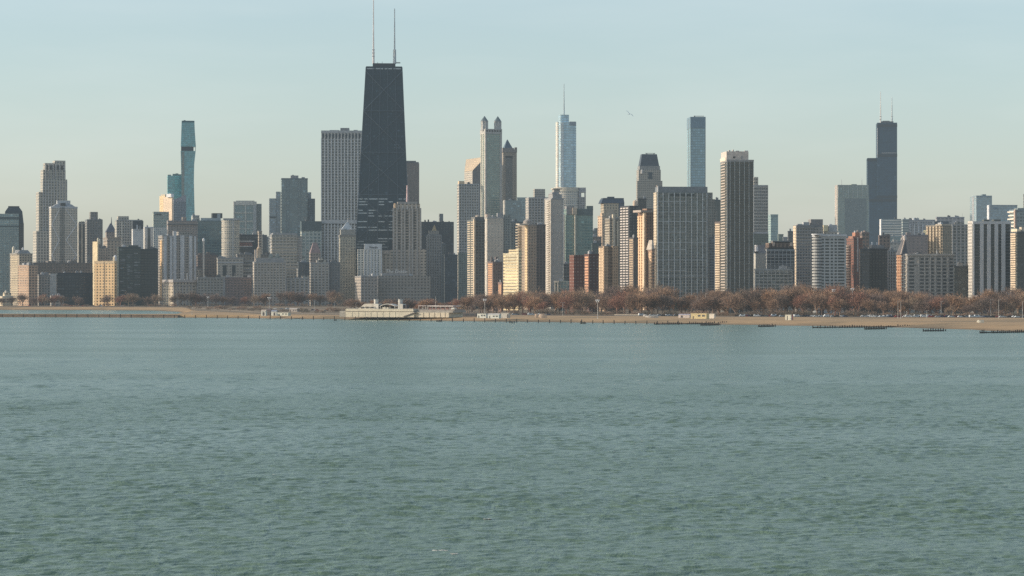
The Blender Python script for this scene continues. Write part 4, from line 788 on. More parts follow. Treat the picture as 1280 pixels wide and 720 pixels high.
b.box('blue_window_bay', 887.4, 892.6, 296, None, facade('blue_bay', (.16, .18, .20), (.03, .045, .075), 6, 2.95, .95, .62), v0=2.2, v1=4); b.box('bay_edge', 892.8, 894.2, 294, None, pc, v0=2, v1=8); b.box('left_pylon', 822, 823.6, 232.6, 240, plain(G(.5, .05)), v0=0, v1=3); b.box('roof_vent', 820.8, 822.4, 231.6, 233, plain((.5, .38, .3)), v0=3, v1=6)
SHORT.append(('the wide grey green slab', 817, 897, 2760, 233))
b = S('the tan column of balconies', 'narrow tan column of stacked balconies between two grey towers', 895.4, 901.2, 904, 277.5, 2560, (.16, .13, .12), (.06, .055, .05), 2.5, 2.95, .5, .5, psi=42, dep=9, units=0)
b.lbalc(30, 279, 368, plain((.68, .52, .35)), out=.9, ht=1.5, va=.0, vb=1.0)
S('the dark sliver tower', 'dark blue green sliver of tower behind the tan balcony column', 891, 892, 903, 250, 3250, (.12, .14, .145), (.06, .075, .08), 3, 3.1, .7, .6, units=1)
b = Bld('apartment_tower', 'dark tower with fine white grid lines and a cream rooftop block', 'tower', 900.6, 908.6, 942, 2480, psi=11)
b.main(200.2, facade('dark_grid_tower', (.125, .122, .11), (.04, .048, .05), 2.3, 2.9, .8, .62, blinds=.10)); wl = plain((.46, .475, .46), .7)
b.piers([908.9, 912.6, 918.4, 924.4, 930.4, 936.2, 941.7], .42, .55, 201, None, wl); b.bands(58, .2, .32, 201, None, plain((.24, .25, .245), .7), most=58)
b.lbalc(48, 202, 372, plain((.56, .46, .37)), out=.8, ht=1.0, va=.08, vb=.92); b.parapet(col=(.34, .32, .30), h=1.4)
b.box('cream_roof_block', 908.2, 935.6, 189, 199.8, plain((.62, .53, .46)), v0=2, v1=b.d - 3); b.box('lit_roof_step', 906.9, 909.5, 196.6, 200.6, plain((.8, .66, .5)), v0=4, v1=b.d - 1)
for xa, xb, y in ((911, 913, 187.4), (916, 917.2, 186.6), (920.5, 924, 188), (931, 935, 187.8)): b.box('rooftop_unit', xa, xb, y, 189.2, plain((.5, .44, .40)), v0=4, v1=8)
b.box('roof_opening', 916.5, 919, 195.4, 197.6, DARKM, v0=1.7, v1=3); b.box('roof_opening', 926.5, 928, 194.6, 198, plain(G(.3)), v0=1.7, v1=3)
SHORT.append(('the dark white gridded tower', 900, 942, 2480, 188))
b = S('the grey checked tower', 'grey checked tower with a raised left corner, right of dark gridded tower', 938, 942.5, 959.8, 231.8, 2900, (.40, .395, .38), (.05, .06, .065), 3.2, 3.2, .62, .6, psi=11, units=0, v=(7, .5, .35, G(.42)))
b.box('raised_corner', 942.6, 947.8, 221.2, 232, b.mat, v0=1, v1=14); b.box('pale_belt', 942, 960.4, 290.2, 292, plain(G(.46)), v0=-.7, v1=4); b.box('green_lower_front', 942, 960.6, 292.1, None, facade('green_lower', (.15, .18, .175), (.07, .09, .09), 2.8, 2.9, .7, .6), v0=-.5, v1=2)
S('the far pale teal slab', 'far pale teal glass slab with a darker left face', 958.5, 963.5, 972.6, 268.3, 4300, (.30, .40, .41), (.20, .30, .32), 3, 3.5, .88, .7, units=0, blinds=.01, psi=14)
S('the far green rooftop', 'far low green grey rooftop right of the pale teal slab', 972, 973, 979.2, 293, 4200, (.16, .20, .19), (.1, .13, .13), 3, units=0, cat='midrise', name='midrise_block')
S('the far lavender rooftop', 'far low lavender grey rooftop left of a dark block', 978.5, 979, 986, 296.5, 4100, (.24, .25, .28), (.15, .16, .18), 3, units=0, cat='midrise', name='midrise_block')
S('the small dark block', 'small dark block behind the lit concrete tower', 984.5, 985.2, 993, 289.2, 3100, (.14, .15, .165), (.08, .09, .1), 3, units=1, cat='midrise', name='midrise_block')
b = S('the blank grey wall block', 'blank pale grey walled block with two bright flues on its roof', 942, 944.5, 958, 315.5, 2600, (.33, .34, .34), wx=0, cat='midrise', name='midrise_block', units=0)
b.box('roof_hut', 946.5, 959, 306.2, 315.6, plain((.30, .28, .285)), v0=4, v1=14)
for x in (944.6, 946.6): b.mast(x, 305.6 + (x - 944), 316, .7, .7, plain(G(.8, .03)), v=.1, name='flue')
b.box('dark_ledge', 943, 947.8, 314.2, 316, DARKM, v0=-.8, v1=2)
b = S('the framed glass midrise', 'dark glass midrise with pale square frames and brown rooftop terraces', 957.5, 958.4, 993, 312, 2540, (.34, .36, .365), (.06, .07, .085), 3.8, 3.2, .84, .75, cat='midrise', name='midrise_block', units=0, v=(7, .6, .5, G(.40)), h=(6, .45, .45, G(.38)))
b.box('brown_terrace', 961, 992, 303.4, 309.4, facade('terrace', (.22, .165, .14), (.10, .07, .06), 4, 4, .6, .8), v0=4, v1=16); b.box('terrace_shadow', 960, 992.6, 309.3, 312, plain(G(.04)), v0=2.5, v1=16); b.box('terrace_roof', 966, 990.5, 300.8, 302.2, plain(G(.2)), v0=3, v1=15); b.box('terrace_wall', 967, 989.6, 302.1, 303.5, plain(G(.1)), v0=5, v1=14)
for xa, xb in ((965.5, 968.5), (987.2, 990.6)): b.box('lit_terrace_wall', xa, xb, 302.6, 307.4, plain((.66, .5, .38)), v0=3.4, v1=6)
b = S('the low framed glass block', 'low glass block with pale frames below the framed glass midrise', 943, 944, 990, 336.5, 2480, (.32, .335, .335), (.055, .07, .075), 3.4, 3.1, .82, .72, cat='lowrise', name='lowrise_house', units=3, v=(9, .5, .4, G(.37)), h=(7, .4, .35, G(.34)))
# ---- concrete and curved towers
b = S('the concrete tower with the lit edge', 'grey concrete tower with a lit cream left edge and blue window rows', 991.6, 995.8, 1016.6, 281.8, 2620, (.29, .285, .28), (.07, .085, .105), 3, 2.95, .62, .45, psi=15, units=0, h=(26, .8, .4, G(.29)))
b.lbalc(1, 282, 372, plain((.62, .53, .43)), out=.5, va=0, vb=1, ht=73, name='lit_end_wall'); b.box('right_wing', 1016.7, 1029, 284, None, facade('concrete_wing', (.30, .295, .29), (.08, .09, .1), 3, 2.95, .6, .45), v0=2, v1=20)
b.box('roof_box', 1013.8, 1028.6, 273.8, 284, plain((.25, .235, .225)), v0=5, v1=16); b.box('rooftop_unit', 1004.4, 1011.6, 277.4, 282, plain(G(.40)), v0=4, v1=10); b.box('rooftop_unit', 997, 1003, 279.8, 282, plain(G(.36)), v0=3, v1=9)
b = S('the pale tower with the lit yellow box', 'distant pale rooftop blocks, one lit yellow, behind the curved tower', 1026.5, 1029.5, 1047, 289, 3050, (.42, .41, .39), wx=.3, units=0, cat='midrise', name='midrise_block')
b.box('yellow_lit_block', 1029.4, 1035, 281.4, 289.2, plain((.72, .60, .36)), v0=-3, v1=8); b.box('pale_roof_block', 1036.2, 1046.4, 281, 289.2, plain(G(.44)), v0=0, v1=9); b.tank(1037.8, 279.6, 283, 2.4, G(.5), v=.3)
b = Bld('curved_apartment_tower', 'light grey tower with rounded left balconies and rows of dark windows', 'tower', 1016.2, 1024.2, 1057.6, 2440, psi=14)
b.main(294.5, plain((.44, .44, .42), .8, noise=.12)); b.parapet(yt=294, col=G(.50), h=1.2, out=.8)
b.wins([(1026.2, 1029.8), (1031.6, 1036.4), (1038.4, 1041.2), (1043.2, 1046), (1047.6, 1055.4)], 20, 297.4, 376, plain((.045, .055, .06), .15), hf=.5)
for i in range(25):
    z = b.z(296.5) * (i + .5) / 25; mb = MB(); mb.cyl(-1.0, 3.5, 5.2, 5.2, z - .75, z + .75, n=18); b.part('round_balcony', mb, [plain((.42, .41, .385))])
mb = MB(); mb.cyl(-1.0, 3.5, 4.6, 4.6, 0, b.z(296), n=18); b.part('balcony_core', mb, [plain((.10, .105, .11), .4)])
mb = MB(); mb.cyl(-1.0, 3.5, 5.8, 5.8, b.z(293.6), b.z(292.2), n=18); b.part('roof_disc', mb, [plain(G(.58))]); b.box('roof_slab', 1020, 1058, 292.6, 294.2, plain(G(.46)), v0=.5, v1=14); b.units(2, xa=1048, xb=1056)
SHORT.append(('the curved balcony tower', 1016, 1057, 2440, 292))
b = Bld('glass_office_tower', 'broad grey green glass office tower with a thin pink lit left edge', 'tower', 1043.6, 1047.4, 1086, 4900, psi=14)
b.main(231.4, facade('grey_green_glass', (.26, .31, .30), (.13, .17, .17), 4.2, 4.8, .7, .6, ior=1.8, blinds=.03)); b.parapet(col=(.28, .31, .29))
b.lpiers(2, 6, .6, 231.4, None, plain((.62, .50, .42))); b.piers([1048.2, 1054.6, 1060.4, 1066.2, 1072, 1078, 1084], 1.3, .6, 232, 247, plain((.42, .45, .42))); b.box('plain_panel', 1056, 1083, 248, None, plain((.185, .215, .215), .3), v0=-.3, v1=1)
b.box('rooftop_unit', 1064.5, 1071, 229.8, 231.6, plain((.28, .32, .27)), v0=10, v1=22); b.mast(1052, 224, 231.6, .5, .3, plain(G(.4)), name='roof_mast'); b.mast(1077.4, 223, 231.6, .6, .3, plain(G(.4)), name='roof_mast')
SHORT.append(('the grey green office tower', 1043, 1086, 4900, 231))
# ---- the stepped black tower with twin antennas
b = Bld('skyscraper', 'stepped slate blue skyscraper of bundled square tubes with two white antennas', 'skyscraper', 1094.8, 1096.6, 1121.4, 6100, psi=3, dep=60)
wl_ = facade('slate_blue_facade', (.018, .048, .090), (.012, .038, .072), 6.5, 5.5, .7, .6, rough=.3, blinds=.02, ior=1.4)
b.main(153.4, wl_, name='central_tube'); b.box('roof_cap', 1101.4, 1116.8, 151.4, 153.6, plain((.06, .075, .09)), v0=10, v1=45); b.box('roof_cap', 1103.4, 1112, 150.6, 151.6, plain((.12, .13, .14)), v0=12, v1=40)
b.box('left_tube', 1084.3, 1096.2, 197.2, None, wl_, v0=10, v1=58); b.box('front_tube', 1086.4, 1121.2, 248.5, None, wl_, v0=-14, v1=2); dk_ = plain((.012, .022, .034), .5)
for xa, xb, y, v_ in ((1096.4, 1121.6, 157, -.4), (1096.4, 1121.6, 194.5, -.4), (1084, 1096, 199.5, 9.5), (1086.2, 1121.4, 250.5, -14.5), (1096.4, 1121.6, 246, -.4)): b.box('louvre_band', xa, xb, y - 1.6, y + 1.6, dk_, v0=v_, v1=v_ + 4)
b.box('light_line', 1102, 1120.4, 191, 191.6, plain(G(.34)), v0=-.5, v1=1)
for px, y1 in ((1101.5, 113.5), (1115.8, 120.5)):
    mb = MB(); u = b.u(px)
    for (ya, yb, r) in ((153, 144, 1.9), (144, 130, 1.3), (130, y1, .75)): mb.cyl(u, 28, r, r * .8, b.z(ya), b.z(yb), n=8)
    for ya in (144.5, 148): mb.box(u - 2.6, u + 2.6, 26, 30, b.z(ya) - .5, b.z(ya) + .5)
    b.part('antenna', mb, [plain((.66, .63, .58) if px < 1110 else (.50, .53, .52), .6)])
b.box('bright_edge', 1096.5, 1097.0, 160, 197, plain(G(.6, .03)), v0=-.6, v1=2)
SHORT.append(('the stepped slate blue skyscraper', 1084, 1121, 6100, 153))
# ---- right hand rows
b = S('the red brick balcony tower', 'red brick tower with curved lit balconies and a broken stepped crown', 1058.2, 1067, 1078, 298, 2560, (.20, .10, .085), (.055, .05, .05), 3, 3, .5, .5, psi=30, units=0)
for i in range(18):
    z = b.z(304) * (i + 7.5) / 25.5; mb = MB(); mb.cyl(-.6, b.d * .7, 4.4, 4.4, z - .7, z + .7, n=14); b.part('round_balcony', mb, [plain((.56, .40, .30))])
b.box('red_upper', 1066, 1075, 295.2, 298.2, plain((.36, .17, .11)), v0=1, v1=10); b.box('red_gable', 1069, 1074.5, 290.4, 295.4, plain((.46, .2, .12)), v0=2, v1=8); b.box('roof_finial', 1069, 1070.6, 288.2, 291, plain(G(.36)), v0=2.5, v1=5); b.box('roof_finial', 1072.2, 1073.6, 288, 291, plain((.4, .3, .25)), v0=2.5, v1=5); b.box('pale_downpipe', 1071.6, 1073, 297, 340, plain((.48, .42, .38)), v0=-1, v1=1)
b = S('the brown tower behind the brick crown', 'brown tower with pointed roof fins right of red brick tower', 1075, 1077.6, 1086.5, 291, 2750, (.21, .165, .15), bay=3, units=0, cat='tower')
for x in (1077.6, 1080.6, 1083.8): b.box('roof_fin', x, x + 1.6, 287.6 + (x % 2), 291.4, plain((.36, .29, .25)), v0=1, v1=5)
b = S('the dark slab before the brick tower', 'dark grey slab with faint rows, right of red brick balconies', 1074.5, 1077.5, 1086.8, 311.5, 2460, (.105, .108, .11), (.06, .065, .07), 3, 2.9, .55, .5, psi=12, units=1, h=(18, .5, .25, G(.15)))
b = S('the black slab with the pale roof band', 'plain black slab tower with a pale rooftop band in the right rows', 1085.4, 1086.6, 1109.6, 311, 2480, (.055, .058, .062), (.045, .05, .055), 3, 2.9, .5, .6, psi=11, units=0, blinds=.01)
b.box('roof_band', 1089, 1105, 306, 311.2, plain(G(.20)), v0=3, v1=14); b.box('roof_band', 1086.4, 1109.8, 309.5, 311, plain(G(.16)), v0=-.3, v1=10); b.box('lit_flue', 1089.6, 1091, 302.4, 306.4, plain(G(.62)), v0=4, v1=6); b.box('lit_flue', 1096, 1097, 302.8, 306.2, plain(G(.5)), v0=4, v1=6)
S('the brown roof blocks', 'brown roof blocks rising behind the plain black slab', 1098, 1099, 1112.6, 294.6, 2900, (.20, .165, .155), bay=4, wx=.4, units=1, cat='midrise', name='midrise_block', pent=[(1107, 1112, 292.5)])
b = S('the pale windowed grey slab', 'narrow grey slab with one column of pale windows, left of mansard hotel', 1107.6, 1110, 1122, 313.5, 2560, (.27, .28, .28), (.06, .07, .075), 4, 2.9, .45, .55, psi=12, units=2, v=(4, .7, .4, G(.36)))
b = S('the white banded glass block', 'white and blue banded glass block at the foot of slate skyscraper', 1101.2, 1102.2, 1128, 273.6, 4300, (.52, .53, .52), (.16, .21, .23), 20, 3.6, 1.0, .45, cat='office block', name='office_block', units=1, h=(10, .9, .4, G(.58)), par=False)
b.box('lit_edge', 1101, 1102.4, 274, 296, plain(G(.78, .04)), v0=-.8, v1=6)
S('the blue banded glass block', 'blue grey banded glass block joining the white banded block', 1127, 1128.2, 1136, 274.2, 4250, (.36, .41, .42), (.15, .2, .22), 20, 3.6, 1.0, .5, cat='office block', name='office_block', units=1)
b = S('the white columned office block', 'lavender grey office block with thin white columns under its roof', 1132.5, 1134, 1169, 274.8, 4350, (.34, .355, .39), (.12, .14, .17), 3.4, 3.6, .6, .6, cat='office block', name='office_block', units=4)
for x in (1134.2, 1137.6, 1143, 1148.4, 1153.6, 1159, 1164.4): b.box('white_column', x - .45, x + .45, 280 if x > 1135 else 275, None, plain(G(.62)), v0=-1.2, v1=0)
b.tank(1142, 272.2, 275, 2.2, G(.75), v=.2)
b = S('the lavender rooftop block', 'lavender grey flat block with columns, left of the blue glass pair', 1169.5, 1171, 1205.4, 271.4, 4100, (.33, .34, .37), (.16, .17, .2), 5, 3.6, .6, .6, cat='office block', name='office_block', units=3)
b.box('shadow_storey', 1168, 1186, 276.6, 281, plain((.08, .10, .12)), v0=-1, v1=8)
b = S('the pale concrete rooftops', 'pale concrete low blocks at the foot of the banded glass blocks', 1110, 1112, 1136, 303, 3300, (.36, .365, .365), (.16, .18, .19), 4, 3.3, .5, .4, cat='midrise', name='midrise_block', pent=[(1117, 1122, 299.5), (1127, 1131, 297)], units=3)
S('the blue glass lowrise', 'pale blue glass lowrise below the white banded block', 1110.5, 1111.5, 1129, 295.5, 3700, (.30, .37, .39), (.17, .24, .26), 3, 3.4, .9, .6, cat='midrise', name='midrise_block', units=2)
b = Bld('mansard_hotel', 'grey hotel with a purple mansard roof and one orange sunlit gable end', 'hotel', 1120.4, 1127, 1134, 2540, psi=33)
b.main(318.5, facade('brick_side', (.24, .13, .10), (.40, .36, .3), 5, 3.0, .75, .5, blinds=.5)); b.lbalc(1, 319, 372, plain((.46, .245, .14)), out=.3, va=0, vb=1, ht=42, name='lit_gable_wall')  # gable end painted in a brighter orange for the sun on it
mb = MB(); mb.frustum((b.u(1126), b.u(1134.6), 0, b.d), (b.u(1131), b.u(1134.4), 3, b.d - 4), b.z(318.4), b.z(300)); b.part('slate_gable_roof', mb, [plain((.13, .125, .13))])
mb = MB(); mb.tube((b.u(1126.2), -.4, b.z(317.5)), (b.u(1131), -.4, b.z(298.5)), .8, n=4); b.part('gable_coping', mb, [plain((.52, .40, .32))]); b.tank(1131, 293.6, 300, 1.6, (.55, .5, .46), v=.2, name='roof_lantern')
SHORT.append(('the mansard hotel gable', 1120, 1134, 2540, 300))
b = S('the purple grey stepped roof block', 'purple grey roofed block rising behind the grey stone apartment house', 1127.4, 1129, 1160, 294, 2900, (.255, .235, .245), (.14, .13, .14), 4, 3.2, .4, .4, cat='apartment block', name='apartment_block', units=3, pent=[(1133, 1139, 290.5)])
b = Bld('stone_apartment_house', 'grey stone apartment house with columns of dark bay windows and heavy cornice', 'apartment house', 1133.4, 1134.6, 1192.4, 2470, psi=10, dep=24)
b.main(319, plain((.37, .345, .31), .85, noise=.15)); b.box('cornice', 1134, 1193, 317.2, 319.6, plain((.40, .37, .33)), v0=-1.2, v1=22); b.box('string_course', 1134.4, 1192.6, 330.6, 331.6, plain((.28, .26, .24)), v0=-.5, v1=1)
cols = [(1136.4, 1142.6), (1150.2, 1154.6), (1157, 1160.6), (1164.2, 1167.2), (1171.4, 1175.6), (1178.6, 1182.8), (1187, 1191)]
b.wins(cols, 12, 321.5, 374, plain((.06, .065, .07), .2), hf=.56)
for x in (1148.4, 1156, 1163, 1169.4, 1177, 1185): b.box('stone_pier', x - .7, x + .7, 319.7, None, plain((.42, .39, .35)), v0=-.6, v1=.3)
b.lbalc(10, 322, 372, plain((.6, .52, .42)), out=.8, ht=.5, va=.1, vb=.9); b.units(3); b.mast(1171, 312, 317.4, .25, .2, WHITE, name='roof_pole')
SHORT.append(('the grey stone apartment house', 1133, 1192, 2470, 317))
b = S('the tan ribbed tower', 'tan tower with lit vertical ribs behind the grey stone apartment house', 1157.4, 1178, 1190.4, 281.6, 2900, (.24, .215, .18), (.07, .07, .06), 3, 3.1, .55, .55, psi=42, units=1)
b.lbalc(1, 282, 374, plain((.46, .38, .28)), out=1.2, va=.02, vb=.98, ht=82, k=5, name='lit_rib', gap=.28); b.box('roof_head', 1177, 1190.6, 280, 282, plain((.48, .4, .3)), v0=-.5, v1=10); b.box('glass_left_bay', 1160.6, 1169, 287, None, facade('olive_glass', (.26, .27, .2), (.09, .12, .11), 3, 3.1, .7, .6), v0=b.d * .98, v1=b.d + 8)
b = S('the grey windowed tower', 'grey tower with uneven dark windows right of the tan ribbed tower', 1189.8, 1190.8, 1216.4, 281, 2780, (.27, .28, .285), (.05, .065, .075), 3.6, 3.0, .6, .55, psi=10, units=4, v=(5, 1.0, .6, G(.33)), pent=[(1193, 1205, 278)], blinds=.2)
b = S('the dark lowrise gap', 'low dark block between the stone apartment house and white striped tower', 1192.4, 1193, 1216, 333, 2440, (.06, .068, .072), (.035, .045, .05), 3.4, 3.1, .8, .6, cat='midrise', name='midrise_block', units=3)
b = Bld('glass_pair_tower', 'blue glass tower with a faceted left side, taller of the blue glass pair', 'tower', 1212.4, 1220.4, 1240, 4700, psi=22)
b.main(245.6, facade('light_blue_glass', (.30, .36, .39), (.19, .25, .28), 3, 3.8, .88, .75, ior=1.9, blinds=.01)); b.box('rooftop_unit', 1228, 1232.6, 242.6, 245.8, plain((.20, .26, .28)), v0=6, v1=14); b.box('roof_rim', 1220.4, 1240, 244.4, 246.4, plain((.26, .32, .35)), v0=-.3, v1=20); b.lpiers(1, 10, .4, 246, None, plain((.34, .35, .355)))
SHORT.append(('the taller blue glass tower', 1212, 1240, 4700, 245))
b = S('the lower blue glass tower', 'wider blue glass slab, lower right one of the blue glass pair', 1236, 1238, 1271.6, 256.4, 4500, (.26, .32, .36), (.16, .22, .26), 3, 3.8, .9, .75, cat='tower', units=0, ior=1.9, blinds=.01)
b.box('white_edge', 1236, 1237.8, 256.4, None, plain(G(.66)), v0=-.8, v1=8); b.box('sign_panel', 1242, 1248, 259, 261.6, plain((.22, .28, .32)), v0=-.4, v1=1)
b = Bld('white_pier_tower', 'white apartment tower with broad vertical piers and five columns of dark windows', 'tower', 1214.6, 1216.6, 1263.6, 2420, psi=12, dep=26)
b.main(278, plain((.14, .145, .145), .7)); wp = plain((.50, .50, .495), .75, noise=.1)
b.box('top_wall', 1216.4, 1263.8, 276.6, 280, wp, v0=-.8, v1=24)
for xa, xb in ((1216.5, 1218.2), (1225, 1229.6), (1233.8, 1238.6), (1243.2, 1247.8), (1251.8, 1256.8), (1262.8, 1263.9)): b.box('white_pier', xa, xb, 280.1, None, wp, v0=-.8, v1=.5)
b.wins([(1218.4, 1224.8), (1229.8, 1233.6), (1238.8, 1243), (1248, 1251.6), (1257, 1262.6)], 24, 280.2, 377, plain((.04, .05, .052), .12), hf=.72)
for xa, xb in ((1230, 1237.2), (1242.4, 1251)): b.box('roof_louvre', xa, xb, 274.2, 276.8, plain((.12, .13, .12)), v0=4, v1=14)
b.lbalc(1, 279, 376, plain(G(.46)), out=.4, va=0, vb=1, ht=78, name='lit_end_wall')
SHORT.append(('the white pier tower', 1214, 1263, 2420, 276))
b = S('the tan corner tower at the right edge', 'dark tower with a tan lit balcony corner at the right edge', 1263.4, 1271.4, 1292, 290, 2380, (.10, .11, .11), (.045, .055, .06), 3, 2.95, .7, .6, psi=20, units=0)
b.lbalc(26, 291, 366, plain((.66, .50, .34)), out=1.0, ht=1.5, va=.0, vb=1.0); b.box('lit_head', 1271.2, 1276, 286.2, 290.4, plain((.78, .64, .44)), v0=.6, v1=b.d - .5); b.box('lit_head', 1277, 1284, 283.6, 290.2, plain((.6, .5, .38)), v0=3, v1=9)
b = S('the blue tower with white balconies', 'blue grey tower with ragged white lit balconies above the tan corner tower', 1261.6, 1270.4, 1290, 262.4, 2800, (.24, .29, .31), (.12, .16, .175), 3, 3.2, .7, .6, psi=20, units=0, pent=[(1272, 1290, 259.8)])
for i, y in enumerate((264.5, 269, 273.5, 278, 282.5)):
    z = b.z(y); mb = MB(); mb.box(-2.6 + (i % 2) * .9, -.02, b.d * .05, b.d * .95, z - .8, z + .6); b.part('balcony', mb, [plain((.82, .72, .6))])
b.box('balcony_post', 1268.4, 1270.2, 262, 285, plain((.6, .42, .32)), v0=-.8, v1=2)
S('the tower cut by the right edge', 'grey slab cut off by the right edge above white balconies', 1279, 1279.6, 1300, 243, 3800, (.30, .32, .32), (.14, .16, .17), 3, 3.4, .6, .6, units=0)
# extra roofs that close the gaps between the rows
FILL = [
 ('midrise with a flat roof behind the tan front tower, low and brown', 728, 752, 296, 3400, (.24, .21, .19)),
 ('grey midrise showing between the cream banded building and dark slab', 604, 640, 300, 3350, (.27, .26, .25)),
 ('plain grey block low behind the round balcony tower', 652, 684, 318, 3250, (.25, .235, .225)),
 ('dull brown block low behind the orange striped tower', 780, 822, 300, 3350, (.19, .16, .145)),
 ('grey block low behind the concrete tower with lit edge', 990, 1030, 310, 2950, (.27, .27, .265)),
 ('dim grey block low behind the red brick balcony tower', 1050, 1100, 318, 3050, (.22, .215, .21)),
 ('grey block low behind the mansard hotel gable', 1104, 1150, 322, 3000, (.25, .25, .25)),
 ('dim blue block low behind the white pier tower', 1188, 1290, 330, 3000, (.21, .23, .24)),
 ('grey block low behind the stone setback tower and navy slab', 520, 576, 338, 3720, (.21, .215, .22)),
 ('grey block low between pyramid capped tower and black skyscraper', 436, 456, 320, 3680, (.20, .205, .21)),
 ('dim grey block low behind the gold block', 128, 152, 322, 3800, (.26, .255, .245)),
 ('pale grey block low behind the cream corner hotel', 186, 252, 336, 3700, (.26, .26, .255)),
 ('dim brown block low behind the domed stone block', 296, 344, 318, 3720, (.24, .23, .22)),
 ('grey block low behind the pale midrise with dark corner', 372, 428, 336, 3580, (.25, .25, .245)),
 ('dark block low behind the dark gridded tower', 880, 946, 330, 2980, (.14, .15, .155)),
]
for i, (lab, xa, xb, y, Y, c) in enumerate(FILL):
    S('the low block', lab, xa, xa + .5, xb, y, Y, c, (.07, .075, .08), 3.2, 3.2, .55, .5, cat='midrise', name='midrise_block', units=4, dep=18)
    SHORT.pop()
# ================================================================== GROUND, SHORE AND WATER
def shore(px, py): Y = HC * F / (py - 360.0); return (kx(px) * Y, Y)


def near_tower(px, Y):
    """short name of the building right behind a spot of the shore"""
    c = [s for s in SHORT if s[1] - 3 <= px <= s[2] + 3 and s[3] > Y]
    c.sort(key=lambda s: s[3])
    return c[0][0] if c else 'the skyline'


def node_mat(name): m = bpy.data.materials.new(name); m.use_nodes = True; return m, m.node_tree, m.node_tree.nodes['Principled BSDF']


def ground_mat(name, c1, c2, s1, c3=None, s2=.02, rough=.95):
    m, nt, p = node_mat(name); L = nt.links.new
    geo = nd(nt, 'ShaderNodeNewGeometry')
    n = nd(nt, 'ShaderNodeTexNoise'); n.inputs['Scale'].default_value = s1; n.inputs['Detail'].default_value = 8; n.inputs['Roughness'].default_value = .7; L(geo.outputs['Position'], n.inputs['Vector'])
    r = nd(nt, 'ShaderNodeValToRGB'); r.color_ramp.elements[0].position = .35; r.color_ramp.elements[1].position = .65
    r.color_ramp.elements[0].color = (*c1, 1); r.color_ramp.elements[1].color = (*c2, 1); L(n.outputs[0], r.inputs[0])
    out = r.outputs[0]
    if c3:
        n2 = nd(nt, 'ShaderNodeTexNoise'); n2.inputs['Scale'].default_value = s2; n2.inputs['Detail'].default_value = 5; L(geo.outputs['Position'], n2.inputs['Vector'])
        mr = nd(nt, 'ShaderNodeMapRange'); mr.inputs[1].default_value = .5; mr.inputs[2].default_value = .62; L(n2.outputs[0], mr.inputs[0])
        mx = nd(nt, 'ShaderNodeMix', data_type='RGBA'); L(mr.outputs[0], mx.inputs[0]); L(out, mx.inputs[6]); mx.inputs[7].default_value = (*c3, 1); out = mx.outputs[2]
    L(out, p.inputs['Base Color']); p.inputs['Roughness'].default_value = rough
    b_ = nd(nt, 'ShaderNodeBump'); b_.inputs['Strength'].default_value = .5; b_.inputs['Distance'].default_value = .4; L(n.outputs[0], b_.inputs['Height']); L(b_.outputs[0], p.inputs['Normal'])
    return m


SAND = ground_mat('dry_sand', (.36, .225, .105), (.46, .295, .145), .12, (.25, .17, .085), .012)
SOIL = ground_mat('winter_grass', (.17, .115, .065), (.27, .19, .105), .03, (.12, .09, .055), .008)
ASPH = ground_mat('asphalt', (.045, .045, .047), (.065, .064, .064), .3)

# coast, from far left round the little bay to the far right (px, py of the waterline)
coast = [shore(-900, 386), shore(-420, 386.5), shore(0, 387.2), shore(120, 387.4), shore(190, 388), shore(222, 389.6), shore(229, 391.2), shore(226, 393.4), shore(216, 395.6), shore(150, 395.9), shore(0, 395.5), shore(-420, 394.8), shore(-700, 394.4)]
coast += [shore(-700, 395.4), shore(-300, 395.6), shore(0, 396.2), shore(225, 397), shore(320, 398), shore(430, 399.4), shore(640, 402.2), shore(800, 404.2), shore(960, 407), shore(1040, 408.2), shore(1120, 409.6), shore(1200, 412), shore(1285, 415.2), shore(1420, 419), shore(1700, 424)]
def ragged(poly, step=22.0, amp=5.0, seed=2):
    rg = random.Random(seed); out = []
    for (xa, ya), (xb, yb) in zip(poly, poly[1:]):
        n = max(1, int(math.hypot(xb - xa, yb - ya) / step)); nx, ny = -(yb - ya), xb - xa; l = math.hypot(nx, ny) or 1
        for i in range(n):
            t = i / n; o = rg.uniform(-amp, amp) * (1 if i else .3) + 7 * math.sin(len(out) * .31) * (1 if i else 0)
            out.append((xa + (xb - xa) * t + nx / l * o, ya + (yb - ya) * t + ny / l * o))
    return out + [poly[-1]]


beach_part = ragged(coast[17:]); n_bay = 17; coast = coast[:17] + beach_part
far = [(2600, 2600), (9000, 9000), (12000, 45000), (-12000, 45000), (-9000, 9000), (-1900, 3600)]


def fill_sheet(name, outer, z, mat, skirt=None, skirt_z=0.0):
    bm = bmesh.new(); top = [bm.verts.new((x, y, z)) for x, y in outer]
    es = [bm.edges.new((top[i], top[(i + 1) % len(top)])) for i in range(len(top))]
    bmesh.ops.triangle_fill(bm, edges=es, use_beauty=True)
    if skirt:
        low = [bm.verts.new((x, y, skirt_z)) for x, y in skirt]
        for i in range(len(skirt) - 1): bm.faces.new((low[i], low[i + 1], top[i + 1], top[i]))
    bmesh.ops.recalc_face_normals(bm, faces=bm.faces[:])
    for f in bm.faces:
        if f.normal.z < 0: f.normal_flip()
        f.smooth = False
    me = bpy.data.meshes.new(name); bm.to_mesh(me); bm.free(); me.materials.append(mat)
    return tag(link(name, me), kind='structure')


def inset(poly, d):
    out = []
    for i, p in enumerate(poly):
        a = Vector(poly[max(0, i - 1)]); c = Vector(poly[min(len(poly) - 1, i + 1)]); t = (c - a).normalized(); n = Vector((-t.y, t.x))
        out.append((p[0] + n.x * d[i], p[1] + n.y * d[i]))
    return out


